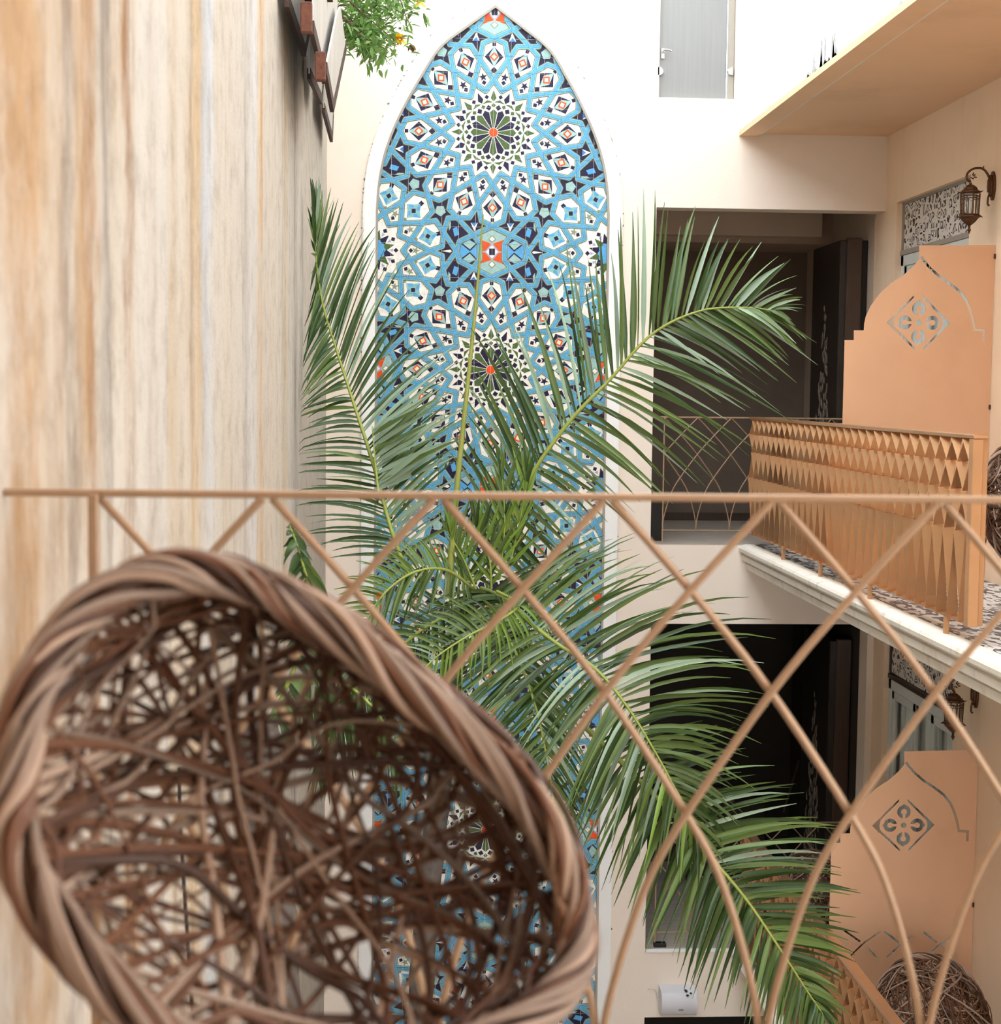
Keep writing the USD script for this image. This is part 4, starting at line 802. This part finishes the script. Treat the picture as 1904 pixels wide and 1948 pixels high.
rnd = random.Random(21)
sh = thing('flowering_shrub', 'leafy shrub with yellow flowers spilling over the top of the party wall', 'shrub', tuple(at(660, -40, 12.5)))
leaf_m, stems = [], []
def blade(p, d, length, width, roll, fold=0.25, n=3):
    """A small pointed leaf as a folded two-sided blade."""
    d = d / np.linalg.norm(d); up = np.array([0, 0, 1.0]); w = np.cross(d, up); w = w / max(np.linalg.norm(w), 1e-6) if np.linalg.norm(w) > .05 else np.array([1.0, 0, 0]); nv = np.cross(w, d)
    w2 = w * math.cos(roll) + nv * math.sin(roll); n2 = np.cross(w2, d)
    ts = np.linspace(0, 1, n + 1); V, F = [], []
    for t in ts:
        wd = width * math.sin(math.pi * min(.08 + t * .92, 1)) ** .8; q = p + d * length * t - up * length * .25 * t * t
        V += [q - w2 * wd + n2 * wd * fold, q, q + w2 * wd + n2 * wd * fold]
    for i in range(n):
        a, b = 3 * i, 3 * i + 3; F += [(a, a + 1, b + 1), (a, b + 1, b), (a + 1, a + 2, b + 2), (a + 1, b + 2, b + 1)]
    return V, F
def gather(items):
    V, F, o = [], [], 0
    for v, f in items: V += v; F += [(a + o, b + o, c + o) for a, b, c in f]; o += len(v)
    return trimesh.Trimesh(np.array(V), np.array(F), process=False)
sprays = [((648, -10), (690, 25), (752, 78)), ((650, 30), (690, 70), (712, 78)), ((650, 50), (700, 78), (728, 100)), ((655, 72), (690, 80), (716, 95)), ((648, 10), (680, 18), (735, 40)), ((646, -30), (700, -20), (760, 20)), ((646, -40), (720, -40), (790, 10)),
          ((650, 20), (670, 40), (700, 50)), ((648, -20), (680, 5), (722, 30)), ((652, 40), (680, 50), (718, 62)), ((646, -50), (680, -30), (720, 5)), ((650, -20), (740, -30), (775, 40)), ((655, 60), (690, 62), (755, 85)), ((650, -40), (710, -10), (770, 30))]
for si, (a, b, c) in enumerate(sprays):
    Y = 12.6 + rnd.uniform(-.5, .4)
    path = spline([at(a[0] - 12, a[1] + 20, Y + .1), at(*a, Y), at(*b, Y - .05), at(*c, Y - .1)], 22)
    put('branch', tube(path, np.linspace(.011, .003, 22), 5), 'bush_stem', sh, smooth=60)
    for j in range(5, 22):
        for q in range(7 if j > 11 else (3 if j > 8 else 1)):
            d = np.array([rnd.gauss(0, 1), rnd.gauss(0, .7), rnd.gauss(-.1, .8)])
            leaf_m.append(blade(path[j] + d * .03 + np.array([rnd.gauss(0, .05), rnd.gauss(0, .08), rnd.gauss(0, .05)]), d, rnd.uniform(.05, .09), rnd.uniform(.010, .017), rnd.uniform(-1, 1)))
for k in range(60):
    d = np.array([rnd.gauss(0, 1), rnd.gauss(0, .6), rnd.gauss(-.1, .8)]); leaf_m.append(blade(at(rnd.uniform(655, 760), rnd.uniform(-40, 22), 12.6 + rnd.uniform(-.3, .3)), d, rnd.uniform(.05, .09), rnd.uniform(.010, .018), rnd.uniform(-1, 1)))
rnd.shuffle(leaf_m)
for q in leaf_m[:180]: put('leaf', gather([q]), 'bush_leaf', sh, smooth=True)
for k in range(4): put('foliage', gather(leaf_m[180 + k::4]), 'bush_leaf', sh, smooth=True, kind='stuff')
for (px, py, s) in ((755, 73, 1.0), (764, 75, .95), (799, 2, 1.0)):
    c = at(px, py, 12.3); pet = []
    for a_ in np.arange(5) * 2 * math.pi / 5 + .3:
        V, F = blade(c, np.array([math.cos(a_), -.5, math.sin(a_)]), .058 * s, .027 * s, 0.0, .1); pet.append((V, F))
    fl = put('flower', gather(pet), 'petal', sh, smooth=True, label='yellow flower'); put('throat', trimesh.creation.icosphere(1, .006).apply_translation(c + np.array([0, -.012, 0])), 'orange_throat', fl, smooth=True)
dd_ = at(782, 85, 12.4); put('withered_flower', gather([blade(dd_, np.array([rnd.gauss(0, .4), -.2, -1]), .05, .014, rnd.uniform(-1, 1)) for _ in range(5)]), 'rust', sh, smooth=True, label='withered brown flower')

# ================================================================== palms
LEAFLETS = 0
def leaflet(p, tip, bulge, width, roll, nv, n=6):
    """One folded, tapering leaflet from its place on the midrib to its tip."""
    p, tip = np.asarray(p), np.asarray(tip); ctl = (p + tip) / 2 + bulge; V, F = [], []
    for i in range(n + 1):
        t = i / n; q = p * (1 - t) ** 2 + 2 * ctl * t * (1 - t) + tip * t * t; d = 2 * (ctl - p) * (1 - t) + 2 * (tip - ctl) * t; d /= max(np.linalg.norm(d), 1e-6)
        w = np.cross(d, nv); w /= max(np.linalg.norm(w), 1e-6); m = np.cross(w, d); w2 = w * math.cos(roll) + m * math.sin(roll); m2 = np.cross(w2, d)
        wd = width * (0.35 + 0.65 * min(1, t / .18)) * (1 - max(0, (t - .3) / .7) ** 1.35) + .0012
        for e in (q - w2 * wd + m2 * wd * .55, q, q + w2 * wd + m2 * wd * .55):
            e = np.array(e); lim = XL + .012 if e[1] < 10.98 else XL - .032
            if e[0] < lim: e[0] = lim - .006 * math.tanh((lim - e[0]) * 5)     # pressed flat against the party wall
            V.append(e)
    for i in range(n):
        a, b = 3 * i, 3 * i + 3; F += [(a, a + 1, b + 1), (a, b + 1, b), (a + 1, a + 2, b + 2), (a + 1, b + 2, b + 1)]
    return V, F
def keyed(keys, s):
    k = sorted(keys); ss = [q[0] for q in k]
    return np.array([np.interp(s, ss, [q[1] for q in k]), np.interp(s, ss, [q[2] for q in k])])
def frond(palm, rach, sides, n, mats, seed, width=.016, r0=.016, own=True, bow=.10, s0=.06, jit=.12, spread=.22, label=None):
    rr = random.Random(seed); R = spline(rach, 60); W = [at(*q) for q in R]; Wn = np.array(W)
    fr = put('frond', tube(Wn, np.linspace(r0, .003, 60), 6), 'rachis', palm, smooth=60, label=label)
    loose = {}
    for si, keys in enumerate(sides):
        nn = n
        for k in range(nn):
            s = s0 + (1 - s0) * (k + rr.random() * .7) / nn; s = min(s, 1.0); f = s * 59; i = min(int(f), 58); q = R[i] * (1 - f + i) + R[i + 1] * (f - i)
            d = keyed(keys, s) * (1 + rr.gauss(0, jit)); a_ = rr.gauss(0, .05); d = np.array([d[0] * math.cos(a_) - d[1] * math.sin(a_), d[0] * math.sin(a_) + d[1] * math.cos(a_)])
            ln = math.hypot(*d)
            p = at(*q); dY = rr.gauss(0, .5) * spread + (.10 if si == 0 else -.06)
            tip = at(q[0] + d[0], q[1] + d[1], q[2] + dY * ln / 150.0)
            L_ = np.linalg.norm(tip - p); nv = np.array([rr.gauss(0, .25), -1.0, rr.gauss(.35, .3)]); nv /= np.linalg.norm(nv)
            bulge = np.array([0, -.02, 1.0]) * L_ * bow * rr.uniform(.5, 1.4) + np.array([rr.gauss(0, .012), rr.gauss(0, .02), 0])
            mt = rr.choices(list(mats[si].keys()), list(mats[si].values()))[0]
            item = leaflet(p, tip, bulge, width * rr.uniform(.75, 1.15) * (.7 + .3 * min(1, ln / 150)), rr.gauss(0, .45), nv)
            if own: put('leaflet', gather([item]), mt, fr, smooth=True)
            else: loose.setdefault(mt, []).append(item)
    for mt, it in loose.items(): put('leaflets', gather(it), mt, fr, smooth=True, kind='stuff')
    return fr
base = at(868, 1215, 9.9)
palm = thing('palm_tree', 'tall palm with long feathery fronds rising in front of the tiled arch', 'palm tree', (base[0] - .25, base[1], GND))
tr = spline([(base[0] - .25, 9.9, GND), (base[0] - .22, 9.9, -5.0), (base[0] - .2, 9.9, -2.4), (base[0] - .08, 9.9, -.9), tuple(base)], 70)
rad = np.array([.085 + .008 * (k % 4 == 0) - .02 * k / 70 for k in range(70)])
put('trunk', tube(tr, rad, 14), 'trunk', palm, smooth=30)
put('crownshaft', tube(spline([tuple(base + np.array([-.03, 0, -.35])), tuple(base), tuple(at(900, 1120, 9.9))], 14), np.linspace(.075, .035, 14), 10), 'leaf_dark', palm, smooth=50)
GR, DK, PL, LM = dict(leaf=.7, leaf_dark=.2, leaf_pale=.1), dict(leaf_dark=.8, leaf=.2), dict(leaf_pale=.75, leaf=.25), dict(leaf_lime=.75, leaf=.25)
frond(palm, [(930, 1100, 10.1), (962, 1010, 10.05), (1010, 905, 10.0), (1085, 800, 9.95), (1160, 722, 9.9), (1240, 636, 9.85), (1330, 592, 9.8), (1420, 585, 9.75), (1475, 592, 9.7)],
      [[(.05, -60, -120), (.22, -115, -205), (.35, -85, -255), (.5, -25, -265), (.6, 2, -255), (.66, 35, -205), (.75, 60, -145), (.85, 85, -70), (.93, 72, -18), (1, 36, 2)],
       [(.05, 90, 100), (.2, 110, 105), (.3, 140, 112), (.45, 215, 170), (.55, 228, 110), (.66, 190, 112), (.75, 155, 108), (.85, 120, 84), (.95, 64, 40), (1, 34, 20)]], 72, [dict(leaf=.4, leaf_dark=.3, leaf_pale=.3), dict(leaf=.6, leaf_dark=.2, leaf_pale=.2)], 31, .0145, .018, label='long frond arching right across the hall opening')
frond(palm, [(775, 1095, 10.1), (742, 1000, 10.2), (712, 890, 10.4), (672, 765, 10.55), (640, 665, 10.65), (612, 570, 10.75), (600, 470, 10.8), (599, 390, 10.8)],
      [[(.02, 120, -60), (.15, 115, -108), (.3, 135, -120), (.4, 150, -130), (.46, 110, -190), (.52, 78, -205), (.6, 75, -175), (.7, 66, -155), (.8, 26, -130), (.9, 6, -90), (1, 0, -22)],
       [(.02, -140, 20), (.12, -160, -5), (.22, -150, -20), (.32, -125, 0), (.45, -95, 40), (.6, -55, 85), (.72, -28, 90), (.8, -10, 60), (.86, -9, -60), (.95, -3, -70), (1, 0, -22)]], 80, [dict(leaf_pale=.35, leaf_dark=.45, leaf=.2), DK], 32, .0125, .016, own=False, bow=.12, label='dark frond rising straight up beside the party wall')
frond(palm, [(720, 935, 10.2), (716, 900, 10.25), (712, 860, 10.3), (708, 810, 10.35)],
      [[(0, 150, -90), (.3, 142, -105), (.7, 135, -118), (1, 120, -105)], [(0, 150, -60), (.5, 120, -70), (1, 110, -60)]], 11, [PL, PL], 40, .017, .010, own=False, bow=.05)
frond(palm, [(915, 1120, 9.9), (960, 1140, 9.75), (1000, 1178, 9.6), (1060, 1225, 9.4), (1130, 1270, 9.25), (1190, 1340, 9.1), (1240, 1420, 9.0), (1290, 1510, 8.9), (1330, 1590, 8.8)],
      [[(.05, 120, -60), (.15, 150, -100), (.25, 180, -135), (.38, 235, -140), (.5, 275, -70), (.6, 250, -30), (.7, 200, 12), (.8, 145, 72), (.9, 100, 90), (1, 40, 80)],
       [(.05, -140, 30), (.15, -160, 60), (.25, -165, 95), (.38, -170, 150), (.5, -145, 185), (.6, -110, 210), (.7, -75, 225), (.8, -45, 180), (.9, -12, 125), (1, 8, 80)]], 92, [dict(leaf=.55, leaf_dark=.35, leaf_pale=.1), dict(leaf=.45, leaf_pale=.25, leaf_dark=.2, leaf_lime=.1)], 33, .0135, .018, bow=.15, label='frond drooping right with a yellow green midrib')
frond(palm, [(1105, 1375, 9.4), (1200, 1468, 9.2), (1285, 1555, 9.0), (1360, 1640, 8.8), (1420, 1712, 8.7), (1480, 1800, 8.55), (1535, 1885, 8.45), (1566, 1930, 8.4)],
      [[(.05, 150, -60), (.3, 220, -50), (.4, 238, -22), (.55, 200, -8), (.65, 165, 18), (.75, 115, 48), (.9, 52, 52), (1, 16, 30)],
       [(.05, -80, 140), (.1, -90, 170), (.25, -75, 200), (.4, -70, 196), (.5, -68, 190), (.62, -48, 172), (.75, -30, 150), (.9, -15, 95), (1, 0, 40)]], 84, [dict(leaf=.45, leaf_dark=.5, leaf_pale=.05), dict(leaf_dark=.55, leaf=.45)], 34, .0145, .017, own=False, label='lowest frond hanging towards the lower balcony')
frond(palm, [(905, 1125, 9.8), (850, 1085, 9.65), (790, 1088, 9.5), (735, 1125, 9.4), (695, 1185, 9.3), (675, 1250, 9.25)],
      [[(.05, -10, -60), (.3, -45, -60), (.6, -80, -15), (.8, -90, 30), (1, -30, 50)], [(.05, 20, 80), (.3, -40, 100), (.6, -30, 120), (.8, -20, 120), (1, 5, 60)]], 54, [LM, GR], 35, .0095, .011, own=False, bow=.16)
frond(palm, [(945, 1125, 9.75), (985, 1150, 9.6), (950, 1180, 9.4), (890, 1210, 9.25), (830, 1250, 9.1), (780, 1300, 9.0)],
      [[(.1, 90, -30), (.5, -90, -50), (1, -80, 10)], [(.1, 80, 60), (.5, 0, 100), (1, -20, 90)]], 46, [GR, LM], 43, .0095, .011, own=False, bow=.2)
frond(palm, [(930, 1150, 9.7), (980, 1240, 9.45), (1020, 1350, 9.3), (1045, 1470, 9.2), (1062, 1590, 9.15)],
      [[(.05, 90, 60), (.4, 100, 110), (.8, 60, 130), (1, 10, 70)], [(.05, -90, 70), (.3, -115, 100), (.7, -95, 120), (1, -5, 80)]], 56, [GR, DK], 36, .012, .012, own=False)
frond(palm, [(872, 1160, 9.8), (800, 1200, 9.65), (720, 1270, 9.6), (650, 1360, 9.6), (605, 1460, 9.6)],
      [[(.05, -60, -50), (.4, -85, 10), (.8, -50, 60), (1, -10, 70)], [(.05, 0, 100), (.4, 20, 130), (.8, 15, 120), (1, 0, 70)]], 42, [GR, DK], 37, .0125, .012, own=False)
for i, (b0, b1, t_) in enumerate((((905, 1120), (880, 1060), (850, 1010)), ((935, 1120), (930, 1060), (905, 1000)), ((965, 1090), (985, 1010), (1005, 900)), ((950, 1100), (960, 1000), (955, 900)))):
    frond(palm, [(*b0, 9.75), (*b1, 9.72), (*t_, 9.7)], [[(0, -70, -40), (.5, -36, -88), (1, -6, -70)], [(0, 60, -50), (.5, 36, -95), (1, 8, -70)]], 13, [dict(leaf_lime=.45, leaf=.4, leaf_dark=.15)] * 2, 50 + i, .0125, .008, own=False, bow=.04)
spear = spline([tuple(at(852, 1130, 9.7)), tuple(at(872, 900, 9.75)), tuple(at(903, 600, 9.85)), tuple(at(919, 408, 9.9))], 40)
put('spear_leaf', tube(spear, np.linspace(.023, .004, 40), 9), 'spear', palm, smooth=60, label='unopened olive green spear leaf')
# a second palm close to the party wall, mostly behind the woven chair
b2 = at(505, 1330, 6.0)
palm2 = thing('palm_tree', 'palm with a dark grey trunk beside the party wall, behind the woven chair', 'palm tree', (float(at(545, 1900, 6.0)[0]), 6.0, GND))
tr2 = spline([(float(at(552, 1900, 6.0)[0]) + .12, 6.0, GND), (float(at(548, 1900, 6.0)[0]) + .03, 6.0, -3.5), tuple(at(530, 1900, 6.0)), tuple(at(503, 1600, 6.0)), tuple(at(490, 1370, 6.0))], 80)
put('trunk', tube(tr2, np.array([.086 + .007 * (k % 3 == 0) - .012 * k / 80 for k in range(80)]), 14), 'trunk', palm2, smooth=30)
frond(palm2, [(500, 1400, 6.0), (560, 1270, 6.0), (590, 1150, 6.05), (572, 1060, 6.05), (551, 1000, 6.05)], [[(0, 30, 60), (.5, 55, 50), (.75, 45, 85), (1, 8, -12)], [(0, -40, 60), (.5, -50, 40), (.75, -36, 70), (1, -4, -16)]], 24, [DK, DK], 60, .016, .010, bow=-.02)
frond(palm2, [(500, 1400, 6.0), (570, 1310, 6.6), (650, 1300, 6.5), (720, 1360, 6.4), (760, 1450, 6.4)], [[(0, 40, -70), (.5, 60, -60), (1, 60, 10)], [(0, 10, 100), (.5, 0, 130), (1, 0, 80)]], 34, [GR, DK], 61, .012, .011, own=False)
put('hanging_wire', tube(spline([tuple(at(341, 1460, 4.9)), tuple(at(345, 1600, 4.9)), tuple(at(368, 1950, 4.9))], 20), .006, 6), 'black', None, label='thin black cable hanging down in front of the party wall', cat='cable')
